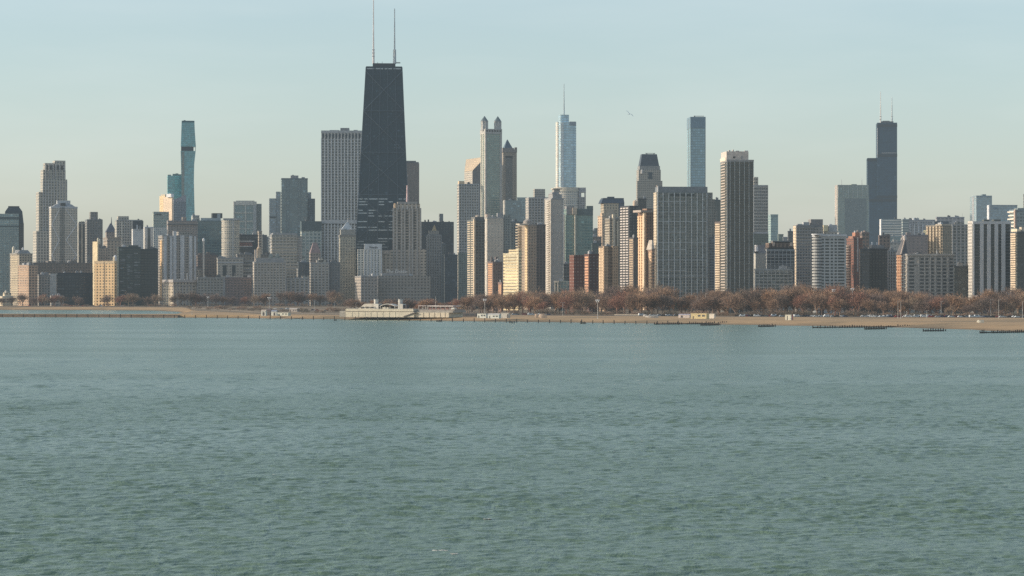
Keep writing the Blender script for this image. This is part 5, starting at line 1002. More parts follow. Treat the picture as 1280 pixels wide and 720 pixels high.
# the land lies to the left of the walking direction; the narrow pier gets a small inset, the open beach a wide one
dd = [40, 40, 40, 40, 40, 25, 10, 6, 4, 3, 3, 3, 3, 3, 3, 4, 6] + [min(50, 14 + i * 2.0) for i in range(len(beach_part))]
inner = inset(coast, dd)
nt = SAND.node_tree; p = nt.nodes['Principled BSDF']; src = p.inputs['Base Color'].links[0].from_socket; ge = nd(nt, 'ShaderNodeNewGeometry'); sz = nd(nt, 'ShaderNodeSeparateXYZ'); nt.links.new(ge.outputs['Position'], sz.inputs[0])
wr = nd(nt, 'ShaderNodeMapRange'); wr.inputs[1].default_value = .15; wr.inputs[2].default_value = 1.1; wr.inputs[3].default_value = .55; wr.inputs[4].default_value = 1.0; nt.links.new(sz.outputs[2], wr.inputs[0])
vs = nd(nt, 'ShaderNodeVectorMath', operation='SCALE'); nt.links.new(src, vs.inputs[0]); nt.links.new(wr.outputs[0], vs.inputs['Scale']); nt.links.new(vs.outputs[0], p.inputs['Base Color'])
land = fill_sheet('ground', inner + far, 2.6, SAND, skirt=coast, skirt_z=-.4)


def px_strip(name, near, farp, z, mat, zz=None):
    """a strip between two polylines of (px, Y)"""
    pts = [(kx(a) * y, y) for a, y in near] + [(kx(a) * y, y) for a, y in reversed(farp)]
    return fill_sheet(name, pts, z, mat)


px_strip('park_ground', [(-2600, 3330), (0, 3330), (228, 3240), (246, 2740), (330, 2400), (420, 2330), (560, 2300), (640, 2290), (900, 2170), (1100, 2120), (1320, 2080), (2400, 1900)], [(-2600, 14000), (2400, 14000)], 2.62, SOIL)
px_strip('path', [(232, 3180), (330, 2520), (430, 2380), (545, 2330)], [(236, 3225), (334, 2570), (432, 2410), (545, 2352)], 2.63, ground_mat('sandy_path', (.34, .25, .16), (.42, .31, .2), .2))
px_strip('road', [(-2600, 3372), (0, 3372), (225, 3340), (420, 2660), (560, 2400), (640, 2315), (900, 2196), (1100, 2140), (1320, 2105), (2400, 1930)], [(-2600, 3402), (0, 3402), (225, 3372), (420, 2690), (560, 2432), (640, 2344), (900, 2224), (1100, 2168), (1320, 2133), (2400, 1960)], 2.64, ASPH)

# ------------------------------------------------------------------ lake: real waves, finer ripples as bump
def lake_material():
    m, nt, p = node_mat('lake_water'); L = nt.links.new
    geo = nd(nt, 'ShaderNodeNewGeometry')

    def noise(sx, sy, sc_, det, rough=.55, dist=0.0):
        mp = nd(nt, 'ShaderNodeMapping'); mp.inputs['Scale'].default_value = (sx, sy, 1); L(geo.outputs['Position'], mp.inputs[0])
        n = nd(nt, 'ShaderNodeTexNoise'); n.inputs['Scale'].default_value = sc_; n.inputs['Detail'].default_value = det; n.inputs['Roughness'].default_value = rough; n.inputs['Distortion'].default_value = dist
        L(mp.outputs[0], n.inputs['Vector']); return n.outputs[0]
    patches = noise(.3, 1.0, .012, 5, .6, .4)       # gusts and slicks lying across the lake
    tone_mottle = noise(.5, 1.0, .05, 4, .6, .5)  # random variation of the water's green tone
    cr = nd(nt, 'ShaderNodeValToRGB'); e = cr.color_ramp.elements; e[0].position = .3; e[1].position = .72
    e[0].color = (.132, .196, .132, 1); e[1].color = (.146, .214, .148, 1); L(tone_mottle, cr.inputs[0])
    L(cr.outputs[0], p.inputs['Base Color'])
    p.inputs['IOR'].default_value = 1.27
    mr = nd(nt, 'ShaderNodeMapRange'); mr.inputs[1].default_value = .3; mr.inputs[2].default_value = .7; mr.inputs[3].default_value = .23; mr.inputs[4].default_value = .32; L(patches, mr.inputs[0]); L(mr.outputs[0], p.inputs['Roughness'])
    ms = nd(nt, 'ShaderNodeMapRange'); ms.inputs[1].default_value = .3; ms.inputs[2].default_value = .7; ms.inputs[3].default_value = .55; ms.inputs[4].default_value = 1.0; L(patches, ms.inputs[0])
    r1, r2 = noise(.45, 1, 1.3, 4, .6, .3), noise(.6, 1, 4.5, 3, .55, .2)
    a = nd(nt, 'ShaderNodeMath', operation='MULTIPLY_ADD'); L(r2, a.inputs[0]); a.inputs[1].default_value = .3; L(r1, a.inputs[2])
    b_ = nd(nt, 'ShaderNodeBump'); b_.inputs['Distance'].default_value = .16; L(ms.outputs[0], b_.inputs['Strength']); L(a.outputs[0], b_.inputs['Height']); 
    g1 = noise(.30, .085, 1.0, 4, .62, .6)          # wave groups, read as short dark and light streaks far out
    b0 = nd(nt, 'ShaderNodeBump'); b0.inputs['Distance'].default_value = .75; b0.inputs['Strength'].default_value = .55; L(g1, b0.inputs['Height']); L(b_.outputs[0], b0.inputs['Normal'])
    L(b0.outputs[0], p.inputs['Normal'])
    return m


def wave_mesh():
    d = [130.0]
    while d[-1] < 2700:
        D = d[-1]; d.append(D + max(.17, D * D / (2560 * 27.0) / 4.5))
    d = np.array(d, dtype=np.float64)
    inner_ = np.linspace(-1, 1, 900); rim = np.linspace(0, 1, 91)[1:]
    half = .215 * d + 3; wide = .12 * d + 420
    X = np.concatenate([(-half[:, None] - np.outer(wide, rim[::-1] ** 1.6)), np.outer(half, inner_), half[:, None] + np.outer(wide, rim ** 1.6)], 1)
    fade = np.concatenate([1 - rim[::-1] ** 3, np.ones(900), 1 - rim ** 3])[None, :] * np.clip((d - 130) / 25, 0, 1)[:, None]
    Y = np.repeat(d[:, None], X.shape[1], 1); Z = np.zeros_like(X)
    sy = np.gradient(d)[:, None]; sx = np.gradient(X, axis=1); rng = np.random.default_rng(4)
    lam = np.exp(rng.uniform(math.log(.8), math.log(9), 90)); wind = R(-82)
    for l in lam:
        th = wind + rng.normal(0, .5); c, s_ = math.cos(th), math.sin(th); kk = 2 * math.pi / l
        amp = .0044 * l * (1.0 if l < 4 else .6) * rng.uniform(.5, 1.25)
        w = np.clip((l / (abs(c) * sx + abs(s_) * sy) - 1.1) / 1.4, 0, 1)
        ph = kk * (c * X + s_ * Y) + rng.uniform(0, 6.283)
        ph = ph + .8 * np.sin(.021 * (X * s_ - Y * c) + rng.uniform(0, 6.28)) + .6 * np.sin(.05 * X + rng.uniform(0, 6.28))
        v = np.sin(ph); Z += w * amp * (v + .28 * np.cos(2 * ph) * -1)
    gust = np.ones_like(X)
    for l in np.exp(rng.uniform(math.log(25), math.log(400), 26)):
        th = rng.normal(math.pi / 2, .5); gust += .045 * np.sin(6.283 / l * (math.cos(th) * X * .4 + math.sin(th) * Y) + rng.uniform(0, 6.283))
    Z *= np.clip(gust, .5, 1.5)
    Z = Z * fade - .25 * (1 - fade)
    n0, n1 = X.shape
    co = np.stack([X, Y, Z], -1).reshape(-1, 3).astype(np.float32)
    i = np.arange(n0 * n1).reshape(n0, n1); q = np.stack([i[:-1, :-1], i[:-1, 1:], i[1:, 1:], i[1:, :-1]], -1).reshape(-1, 4)
    base = len(co)
    sheet = np.array([(-30000, -8000, -.25), (30000, -8000, -.25), (30000, 45000, -.25), (-30000, 45000, -.25)], dtype=np.float32)
    co = np.concatenate([co, sheet]); q = np.concatenate([q, [[base, base + 1, base + 2, base + 3]]]).astype(np.int32)
    me = bpy.data.meshes.new('lake'); me.vertices.add(len(co)); me.vertices.foreach_set('co', co.ravel())
    me.loops.add(q.size); me.loops.foreach_set('vertex_index', q.ravel()); me.polygons.add(len(q)); me.polygons.foreach_set('loop_start', np.arange(0, q.size, 4, dtype=np.int32))
    me.polygons.foreach_set('use_smooth', np.ones(len(q), dtype=bool)); me.update(calc_edges=True)
    return me


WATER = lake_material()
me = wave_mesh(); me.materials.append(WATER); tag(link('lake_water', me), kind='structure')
# the sheltered bay behind the pier
bay = [shore(-420, 386.5), shore(0, 387.2), shore(120, 387.4), shore(190, 388), shore(222, 389.6), shore(229, 391.2), shore(224, 392.6), shore(0, 392.2), shore(-420, 391)]

# whitecaps: low foam crests
foam = plain((.46, .47, .41), .8, noise=.2, scale=2)
rr = random.Random(11); mb = MB()
for (px, py, w) in ((551, 688.5, 1.0), (564, 692.2, 1.0), (612, 649, .7), (606, 648.4, .4), (346, 593.2, .7), (261, 466.5, 1.1)):
    Y = HC * F / (py - 360); x0 = kx(px) * Y; y0 = Y
    for j in range(6):
        cx, cy, r = x0 + rr.gauss(0, w * .4), y0 + rr.gauss(0, w * .25), rr.uniform(.12, .26) * w ** .5
        n = 7; ring = [(cx + r * 1.8 * math.cos(6.283 * a / n) * rr.uniform(.7, 1.2), cy + r * math.sin(6.283 * a / n) * rr.uniform(.7, 1.2), .02) for a in range(n)]
        mb.prism(ring, [(cx + (p[0] - cx) * .7, cy + (p[1] - cy) * .7, .07) for p in ring])
tag(link('whitecap_foam', mb.mesh('whitecap_foam', [foam, foam], True)), 'small scattered white foam crests breaking on the green lake', 'foam', kind='stuff')

# ------------------------------------------------------------------ pier wall and its posts
pw = MB(); A, B_ = kx(-700) * 2440, kx(229) * 2345
mbp = [((-700), 2428), (-300, 2414), (0, 2379), (120, 2354), (222, 2327)]
PIER = plain((.20, .135, .095), .9, noise=.3, scale=.2)
for (pa, ya), (pb, yb) in zip(mbp, mbp[1:]):
    xa, xb = kx(pa) * ya, kx(pb) * yb
    r0 = [(xa, ya, -1), (xb, yb, -1), (xb, yb + 14, -1), (xa, ya + 14, -1)]; pw.prism(r0, [(p[0], p[1], 2.35) for p in r0])
pier = link('pier_wall', pw.mesh('pier_wall', [PIER, ground_mat('pier_top', (.20, .135, .09), (.26, .18, .12), .2)])); tag(pier, 'long low brown pier wall running out from the beach past the bay', 'pier wall')
cap = MB()
for (pa, ya), (pb, yb) in zip(mbp, mbp[1:]):
    xa, xb = kx(pa) * ya, kx(pb) * yb; r0 = [(xa, ya - .35, 2.36), (xb, yb - .35, 2.36), (xb, yb + 1.0, 2.36), (xa, ya + 1.0, 2.36)]; cap.prism(r0, [(p[0], p[1], 2.66) for p in r0], bottom=True)
link('coping', cap.mesh('coping', [plain((.24, .17, .12), .9)]), pier)
mb = MB(); mb.cyl(0, 0, .40, .36, -1.2, 2.9, n=8); mb.cyl(0, 0, .44, .18, 2.9, 3.15, n=8); post_me = mb.mesh('mooring_post', [plain((.05, .045, .04), .9)])
wl_py = lambda px: np.interp(px, [-50, 0, 225, 320, 430, 640, 800, 960, 1120, 1285], [396.3, 396.4, 397.4, 398.6, 400.2, 403.2, 405.2, 408.0, 410.6, 416])
i = 0; px = 3.0
while px < 860:
    Y = HC * F / (wl_py(px) - 360)
    o = link('mooring_post', post_me, loc=(kx(px) * Y, Y, (random.random() - .75) * .9), rz=random.random()); o.rotation_euler = (random.uniform(-.04, .04), random.uniform(-.05, .05), random.random())
    where = 'by the pier wall' if px < 225 else 'at the waterline'
    tag(o, 'dark post %s, below %s' % (where, near_tower(px, Y)), 'post', 'posts in a row along the waterline'); px += 13.4 + random.uniform(-.5, .5)

# timber groynes of dark pilings
pile_me = []
for k in range(3):
    mb = MB(); mb.cyl(0, 0, .40, .36, -1.5, 1.5 + .25 * k, n=7); pile_me.append(mb.mesh('piling', [plain((.030, .028, .027), .85)]))
GR = [((818, 405.8), (913, 404.9), 38, 'long groyne of dark pilings in front of the dark gridded tower'), ((876, 407.1), (900, 406.6), 14, 'short groyne of dark pilings lying before the tan column of balconies'),
      ((948, 408.7), (969, 408.3), 12, 'short groyne of dark pilings below the framed glass midrise'), ((1016, 410.2), (1146, 408.9), 44, 'longest groyne of dark pilings, stretching below the curved balcony tower'),
      ((1081, 412.0), (1108, 411.4), 14, 'short groyne of pilings just outside the longest groyne'), ((1154, 414.4), (1182, 414.0), 10, 'groyne of spaced dark pilings below the grey stone apartment house'),
      ((1225, 416.6), (1296, 415.6), 30, 'groyne of dark pilings running out at the right edge'), ((326, 399.9), (327, 399.9), 1, None), ((418, 401.2), (420, 401.2), 2, 'tiny stub of dark pilings left of the beach house'),
      ((546, 402.4), (551, 402.3), 4, 'tiny stub of dark pilings below the right half of the beach house'), ((637, 404), (643, 404), 4, 'tiny stub of dark pilings below the cream banded building'), ((726, 405), (732, 404.8), 5, 'tiny stub of dark pilings below the red brick tower')]
for (xa, ya), (xb, yb), n, lab in GR:
    if not lab: continue
    Ya, Yb = HC * F / (ya - 360), HC * F / (yb - 360); g = empty('timber_groyne', (kx(xa) * Ya, Ya, 0)); tag(g, lab, 'groyne', 'groynes of dark pilings off the beach')
    ex, ey = kx(xb) * Yb - kx(xa) * Ya, Yb - Ya
    for i in range(n):
        t = i / max(1, n - 1)
        if n > 20 and random.random() < .08: continue
        o = link('piling', pile_me[random.randrange(3)], g, (ex * t, ey * t + random.uniform(-.25, .25), random.uniform(-.5, .25))); o.rotation_euler = (random.uniform(-.05, .05), random.uniform(-.07, .07), random.random() * 3)
    if n > 8:
        mb = MB(); a = .0 if n != 10 else .1; mb.tube((0, .5, .45), (ex * .93, ey * .93 + .5, .45), .32, n=6); link('wale_beam', mb.mesh('wale_beam', [plain((.028, .026, .026), .9)]), g)

# ------------------------------------------------------------------ the beach house shaped like a ship
b = Bld('beach_house', 'long cream beach house shaped like a ship with two white round funnels', 'beach house', 432, 432, 561, 2180, psi=-31, dep=26, z0=2.4)
CR, WH, RD = plain((.60, .51, .37), .8, noise=.15), plain((.60, .56, .49), .7, noise=.1), plain((.30, .14, .11), .7)
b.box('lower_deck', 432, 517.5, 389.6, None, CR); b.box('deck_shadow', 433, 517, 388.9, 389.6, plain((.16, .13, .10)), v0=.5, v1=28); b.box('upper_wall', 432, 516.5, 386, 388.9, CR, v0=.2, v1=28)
b.box('stern_wall', 517.6, 561, 390.2, None, CR, v0=1.5, v1=26); b.box('stern_deck', 516.6, 566, 388, 390.2, plain((.36, .32, .27)), v0=3, v1=26); b.box('ramp_wall', 424.5, 431.8, 388.6, None, plain((.32, .29, .25)), v0=4, v1=20)
mb = MB(); mb.frustum((b.u(447.5, 6), b.u(469, 6), 6, 22), (b.u(456, 8), b.u(468, 8), 8, 20), b.z(386), b.z(379.6)); b.part('bow_cabin', mb, [plain((.50, .44, .35)), plain((.45, .40, .33))])
for x in (450, 456, 462): b.box('cabin_window', x, x + 3.4, 383.4, 384.8, plain((.10, .09, .08), .3), v0=5.4, v1=7.4)
for cx, s_ in ((470.2, 1), (500.6, 1)):
    b.box('funnel_base', cx - 3.2, cx + 2.8, 379.8, 386, plain((.60, .55, .47)), v0=7, v1=13); mb = MB(); r = (b.u(cx + 2.7) - b.u(cx)) * .9
    mb.cyl(b.u(cx, 10), 10, r, r, b.z(379.8), b.z(374.6), n=20); f_ = b.part('funnel', mb, [WH]); mb = MB(); mb.cyl(b.u(cx, 10), 10, r * 1.06, r * 1.06, b.z(374.6), b.z(373.8), n=20); b.part('funnel_rim', mb, [plain((.5, .47, .44))], parent=f_)
    mb = MB(); mb.cyl(b.u(cx, 10), 10, r * 1.02, r * 1.02, b.z(378.6), b.z(377.8), n=20); b.part('funnel_ring', mb, [plain((.48, .44, .42))], parent=f_)
    b.box('dark_opening', cx + 2.9, cx + 7.8, 381, 386, plain((.07, .06, .06)), v0=8, v1=12)
b.mast(468.2, 370.4, 375, .15, .1, DARKM, v=.35, name='funnel_mast')
mb = MB(); ua, ub = b.u(474.5, 7), b.u(494, 7); n = 12; r0 = []; top = []
for i in range(n + 1): t = i / n; x = ua + (ub - ua) * t; z = b.z(382.4) + (b.z(379.6) - b.z(382.4)) * math.sin(math.pi * t); top.append((x, z))
for (xa, za), (xb, zb) in zip(top, top[1:]):
    r_ = [(xa, 7, za - .5), (xb, 7, zb - .5), (xb, 15, zb - .5), (xa, 15, za - .5)]; mb.prism(r_, [(xa, 7, za), (xb, 7, zb), (xb, 15, zb), (xa, 15, za)], bottom=True)
b.part('arched_canopy', mb, [WH, WH]); b.box('canopy_room', 476.5, 485.5, 383.8, 386, plain((.62, .54, .4)), v0=8, v1=14); b.box('canopy_back', 475, 494, 382.6, 386, plain((.16, .12, .10)), v0=14.2, v1=15)
for x in (475.4, 481, 487.4, 493.4): b.box('canopy_post', x - .15, x + .15, 382.2, 386, WH, v0=7.2, v1=7.6)
b.box('terrace_roof', 523, 532, 381.6, 382.3, plain((.56, .47, .43)), v0=10, v1=20); b.box('terrace_roof', 534, 566.6, 381.6, 382.8, plain((.62, .53, .48)), v0=9, v1=22); b.box('terrace_wall', 535, 564, 384.4, 386.4, RD, v0=11, v1=21); b.box('terrace_floor', 521, 568, 386.4, 388, plain((.34, .28, .23)), v0=6, v1=25)
for x in (523.4, 528.6, 531.6, 534.6, 540, 545.5, 551, 556.5, 562, 566): b.box('terrace_post', x - .14, x + .14, 382.2, 386.5, WH, v0=9.3, v1=9.8)
b.box('white_awning', 563.6, 568, 384.2, 386.2, WH, v0=5, v1=9); b.mast(544.6, 369.6, 386, .17, .1, WH, v=.35, name='flagpole')
mb = MB(); p0, p1 = (b.u(504), 1.2, b.z(395.2)), (b.u(517), 1.2, b.z(390.4)); mb.prism([(p0[0], -.8, p0[2]), (p0[0] + 3, -.8, p0[2]), (p0[0] + 3, 1.4, p0[2]), (p0[0], 1.4, p0[2])], [(p1[0], -.8, p1[2]), (p1[0] + 3, -.8, p1[2]), (p1[0] + 3, 1.4, p1[2]), (p1[0], 1.4, p1[2])]); b.part('stair_ramp', mb, [plain((.10, .085, .08))])
for x in (440, 448, 456, 463.5, 471, 478.5, 486.5, 494): b.box('pilaster', x - .14, x + .14, 389.8, None, plain((.54, .47, .36)), v0=-.22, v1=.2)
for x in (522, 529, 536, 543, 550, 556): b.box('pilaster', x - .2, x + .2, 390.4, None, plain((.45, .36, .26)), v0=1.2, v1=1.7)
for x in (443, 466, 489, 508): b.box('deck_rail', x - 10, x + 8, 385.2, 385.5, plain((.5, .46, .4)), v0=.6, v1=.75)
SHORT.append(('the ship shaped beach house', 424, 568, 2165, 374))

# ------------------------------------------------------------------ huts, trailers and boats on the sand
def hut(name, label, cat, xa, xb, yt, yb, wall, roof, gable=True, door=True, group=None, open_=None):
    Y = (HC - 2.62) * F / (yb - 360); g = empty(name, (kx(xa) * Y, Y, 2.62), R(-26)); tag(g, label, cat, group); w = (xb - xa) / F * Y / .93; h = (yb - yt) / F * Y; d = max(2.4, w * .45)
    mb = MB(); hh = h * .74 if gable else h * .94; mb.box(0, w, 0, d, 0, hh); link('wall', mb.mesh('wall', [plain(wall, .8, noise=.12), plain(wall)]), g)
    mb = MB(); e = .25
    if gable: mb.prism([(-e, -e, hh), (w + e, -e, hh), (w + e, d + e, hh), (-e, d + e, hh)], [(-e, d / 2 - .05, h), (w + e, d / 2 - .05, h), (w + e, d / 2 + .05, h), (-e, d / 2 + .05, h)])
    else: mb.box(-e, w + e, -e, d + e, hh, h)
    link('roof', mb.mesh('roof', [plain(roof, .7), plain(roof, .7)]), g)
    if door:
        mb = MB(); mb.box(w * .12, w * .12 + min(1.0, w * .2), -.06, .1, 0, min(2.0, hh * .85)); link('door', mb.mesh('door', [plain((.16, .13, .11))]), g)
        for f0 in ((.45, .62), (.72, .9)):
            mb = MB(); mb.box(w * f0[0], w * f0[1], -.06, .1, hh * .42, hh * .75); link('window', mb.mesh('window', [plain((.07, .08, .09), .25)]), g)
    if open_:
        mb = MB(); mb.box(w * open_[0], w * open_[1], -.05, .1, .2, hh * .8); link('opening', mb.mesh('opening', [plain((.09, .08, .08))]), g)
    return g


W_ = (.60, .56, .48)
hut('beach_hut', 'small white gabled beach hut with a dark open front, left of blue roofed shed', 'hut', 326.5, 332.5, 387, 394.8, W_, (.42, .36, .30), open_=(.3, .75), door=False)
hut('beach_hut', 'white beach hut under a blue grey roof, beside the long white trailer', 'hut', 339, 346, 387.5, 394.6, W_, (.22, .25, .32), open_=(.45, .8), door=False)
hut('beach_trailer', 'long low white trailer on the sand at the left beach', 'trailer', 346.8, 361, 390.6, 394.8, (.66, .60, .48), (.55, .5, .42), gable=False)
hut('beach_shed', 'dark brown shed standing between the white beach huts', 'shed', 333, 338.6, 386, 394.4, (.11, .085, .08), (.10, .08, .08))
hut('beach_pavilion', 'low pale pavilion with an arched roof behind the left beach', 'pavilion', 361.5, 372, 385, 389.6, (.44, .38, .33), (.50, .44, .38))
hut('beach_trailer', 'white cubic trailer with a cluttered roof, leftmost of three', 'trailer', 596.4, 608, 391.6, 397.6, (.66, .62, .53), (.34, .32, .30), gable=False)
hut('beach_trailer', 'wide white gabled cabin with dark door, middle of three trailers', 'trailer', 609.8, 624, 391.8, 398, (.68, .64, .55), (.55, .51, .46))
hut('beach_trailer', 'tan white container cabin, rightmost of three trailers', 'trailer', 626.2, 636, 391, 397.6, (.56, .50, .42), (.48, .43, .37), gable=False, door=False, open_=(.8, .97))
hut('low_shed', 'long dark low shed with a pale roof end left of trailers', 'shed', 570.5, 596, 391.4, 395.6, (.085, .08, .08), (.20, .18, .17), gable=False)
hut('white_van', 'small white van shape parked at the end of the beach house', 'van', 567, 571, 392.4, 395.6, (.74, .70, .62), (.6, .57, .52), gable=False, door=False)
hut('concession_stand', 'long yellow concession stand behind the beach near two grey towers', 'stand', 863.5, 883, 391.6, 398.4, (.66, .52, .25), (.70, .56, .30), gable=False)
hut('concession_stand', 'bright white block adjoining the long yellow concession stand', 'stand', 883.4, 892.6, 392, 398, (.76, .68, .56), (.66, .6, .5), gable=False, door=False)
hut('concession_stand', 'cream tent like kiosks left of the yellow concession stand', 'stand', 848, 862, 392.4, 397.4, (.56, .48, .42), (.42, .38, .40), open_=(.2, .4), door=False)
hut('lifeguard_hut', 'white lifeguard hut with a red right side on the beach', 'lifeguard hut', 981.5, 988.4, 393.2, 400.2, (.66, .62, .50), (.5, .48, .42), gable=False, open_=(.3, .45), door=False)
hut('side_panel_hut', 'narrow red panel hut touching the white lifeguard hut', 'hut', 988.6, 990, 393.6, 400, (.5, .14, .12), (.4, .14, .12), gable=False, door=False)
hut('dark_pavilion', 'dark green pavilion with pale roof edge under the bare trees', 'pavilion', 766, 776.5, 383.6, 392, (.045, .055, .05), (.36, .35, .31), gable=False, door=False, open_=(.2, .8))
hut('low_wall_shelter', 'long low pale bench wall between beach and trees', 'wall', 768, 801, 392.4, 394.2, (.44, .36, .27), (.42, .34, .25), gable=False, door=False)
# two rounded orange boats' hulls standing on the sand
def hull(label, px, yb, wpx, hpx, col, lie=False):
    Y = (HC - 2.62) * F / (yb - 360); w, h = wpx / F * Y, hpx / F * Y; mb = MB(); n = 10; rings = []
    for i in range(n + 1):
        t = i / n; s_ = math.sin(math.pi * min(.98, max(.03, t * .9 + .05))) ** .6; L_ = -w / 2 + w * t
        rings.append([(L_, -w * .22 * s_, h * (.25 if t < .2 else .05) * (1 - s_ * .4)), (L_, 0, 0 + h * .25 * (1 - s_)), (L_, w * .22 * s_, h * .12), (L_, w * .24 * s_, h * .75), (L_, 0, h * (.75 + .25 * s_)), (L_, -w * .24 * s_, h * .75)])
    for a, c in zip(rings, rings[1:]):
        for j in range(6): k = (j + 1) % 6; mb.quad([a[j], c[j], c[k], a[k]], [(0, 0)] * 4)
    mb.quad(rings[0], [(0, 0)] * 6); mb.quad(list(reversed(rings[-1])), [(0, 0)] * 6)
    g = empty('beached_boat', (kx(px) * Y, Y, 2.62)); tag(g, label, 'boat'); link('hull', mb.mesh('hull', [plain(col, .6, noise=.1)], True), g)
    mb = MB(); mb.box(-w * .28, w * .28, -w * .15, w * .15, h * .95, h * 1.08); link('deck_cover', mb.mesh('deck_cover', [plain(mix_rgb(col, .8), .7)]), g)
    return g


hull('small tan covered boat standing on the sand, left one of two', 670.6, 397.4, 4.4, 5.2, (.60, .42, .28)); hull('larger tan covered boat on the sand with a dark right end', 678.5, 397.8, 10, 5.6, (.60, .43, .30))
hull('small white boat lying alone on the right beach', 1225.5, 403.6, 8.5, 3.4, (.78, .72, .58)); hull('white boat lying by the parked cars left of the yellow stand', 815, 397.2, 16, 2.6, (.60, .54, .46)); hull('white upturned dinghy beside the dark cars near yellow stand', 806.5, 396, 5, 3.0, (.66, .61, .55))

# ------------------------------------------------------------------ bare winter trees
def tree_meshes(seed, bush=False):
    """a bare tree 1 unit high: tapered trunk and limbs in one mesh, the spray of twigs in another"""
    rg = random.Random(seed); tr, tw = MB(), MB()
    LEN = (.26, .34, .23, .15, .12); NB = (7, 6, 6, 6)

    def twig(p, q, w):
        s_ = (q - p).cross(Vector((rg.uniform(-1, 1), rg.uniform(-1, 1), rg.uniform(-1, 1)))).normalized() * w
        tw.quad([p - s_, p + s_, q], [(0, 0), (1, 0), (0, 1)])

    def grow(p, d, l, r, lev):
        bend = Vector((rg.uniform(-1, 1), rg.uniform(-1, 1), rg.uniform(-.3, .7))) * .25
        m_ = p + d * l * .5; d2 = (d + bend).normalized(); q = m_ + d2 * l * .5
        if lev <= 1: tr.tube(p, m_, r, r * .82, 5); tr.tube(m_, q, r * .82, r * .6, 5)
        elif lev == 2: tr.tube(p, q, r, r * .5, 3)
        elif lev == 3: twig(p, q, .0042)
        else: twig(p, q, .0040); return
        n = NB[lev] if not bush else (0, 7, 6, 5)[lev]
        for i in range(n):
            t = rg.uniform(.3, 1) if lev else rg.uniform(.45, 1); o = p + (q - p) * t; a = 2 * math.pi * (i + rg.random() * .7) / n
            ax = d2.orthogonal().normalized(); ax2 = d2.cross(ax); side = ax * math.cos(a) + ax2 * math.sin(a)
            sp = rg.uniform(.5, 1.25) if lev else rg.uniform(.35, 1.35)
            grow(o, (d2 + side * sp + Vector((0, 0, .22 if lev < 3 else .05))).normalized(), LEN[lev + 1] * rg.uniform(.7, 1.15), max(r * rg.uniform(.42, .6), .0035), lev + 1)
    if bush:
        for i in range(5): a = i * 1.256; grow(Vector((.05 * math.cos(a), .05 * math.sin(a), 0)), Vector((.6 * math.cos(a), .6 * math.sin(a), .8)).normalized(), .4, .012, 1)
    else: grow(Vector((0, 0, -.01)), Vector((rg.uniform(-.06, .06), rg.uniform(-.06, .06), 1)).normalized(), .26, .024, 0)
    zs_ = sorted(v[2] for v in tw.v)[int(len(tw.v) * .995)]; k = 1.0 / zs_
    for m_ in (tr, tw): m_.v = [(x * k, y * k, z * k) for x, y, z in m_.v]
    return tr, tw


def bark(c): return plain(c, .9, noise=.3, scale=.6, name='bark')


TREE = []
for i, c in enumerate(((.20, .135, .10), (.25, .165, .115), (.15, .11, .09), (.29, .185, .12), (.17, .125, .11), (.27, .20, .145), (.24, .13, .095), (.13, .10, .085))):
    tr, tw = tree_meshes(20 + i); TREE.append((tr.mesh('trunk', [bark(mix_rgb(c, 1.2))]), tw.mesh('crown', [bark((c[0] * 1.34, c[1] * 1.28, c[2] * 1.20))])))
BUSH = []
for i, c in enumerate(((.15, .11, .08), (.20, .13, .09), (.12, .10, .075))):
    tr, tw = tree_meshes(60 + i, True); BUSH.append((tr.mesh('stem', [bark(c)]), tw.mesh('crown', [bark(mix_rgb(c, 1.7))])))


def plant_tree(px, Y, h, k, wide, label, group, name='bare_tree', kind=TREE, cat='tree'):
    g = empty(name, (kx(px) * Y, Y, 2.6), random.uniform(0, 6.28)); g.scale = (h * wide, h * wide, h); tag(g, label, cat, group)
    link('trunk' if kind is TREE else 'stem', kind[k][0], g); link('crown', kind[k][1], g)
    return g


top_x = [556, 575, 600, 625, 640, 660, 690, 720, 760, 790, 820, 838, 848, 858, 868, 890, 940, 960, 1000, 1040, 1060, 1080, 1100, 1130, 1180, 1215, 1240, 1290, 1330]
top_y = [381, 372, 368, 367.5, 367, 363, 366, 364, 361.5, 359.5, 360, 362, 371, 373, 367, 362, 362.5, 360, 357.5, 358, 361, 364, 366, 363.5, 366, 368, 362.5, 364.5, 364]
for row, (n, back, jit, hk) in enumerate(((78, 34, 16, .74), (84, 85, 22, .93), (80, 150, 25, 1.0))):
    for i in range(n):
        px = 558 + (1322 - 558) * (i + .5 + random.uniform(-.45, .45)) / n
        if (row == 0 and (840 < px < 856 or random.random() < .2)) or (row == 1 and random.random() < .1): continue
        Yb = np.interp(px, [560, 640, 900, 1100, 1320], [2432, 2344, 2224, 2168, 2133]); Y = Yb + back + random.uniform(-jit, jit)
        if row == 0 and px < 640: Y += 10
        ty = np.interp(px, top_x, top_y); H = HC - 2.6 + (360 - ty) / F * Y; H *= 1.10 * hk * random.choice((random.uniform(.6, .85), random.uniform(.85, 1.0), random.uniform(.95, 1.08)))
        where = ('front row', 'middle row', 'back row')[row]
        plant_tree(px, Y, max(H, 6), random.randrange(8), random.uniform(.85, 1.15), 'bare %s tree, below %s' % (where, near_tower(px, Y)), 'bare trees of the lakeside park')
for i in range(40):     # the drive along the bay at left
    px = -14 + 446 * (i + .5 + random.uniform(-.49, .49)) / 40
    if 112 < px < 121 or 199 < px < 203: continue
    Y = np.interp(px, [-20, 0, 225, 330, 440], [3404, 3404, 3380, 3392, 3390]) + random.uniform(0, 22)
    H = random.uniform(13, 22) * (1.0 if px > 200 else .85)
    plant_tree(px, Y, H, random.randrange(8), random.uniform(.95, 1.3), 'small bare bayside tree, below %s' % near_tower(px, Y), 'bare trees along the drive at the bay')
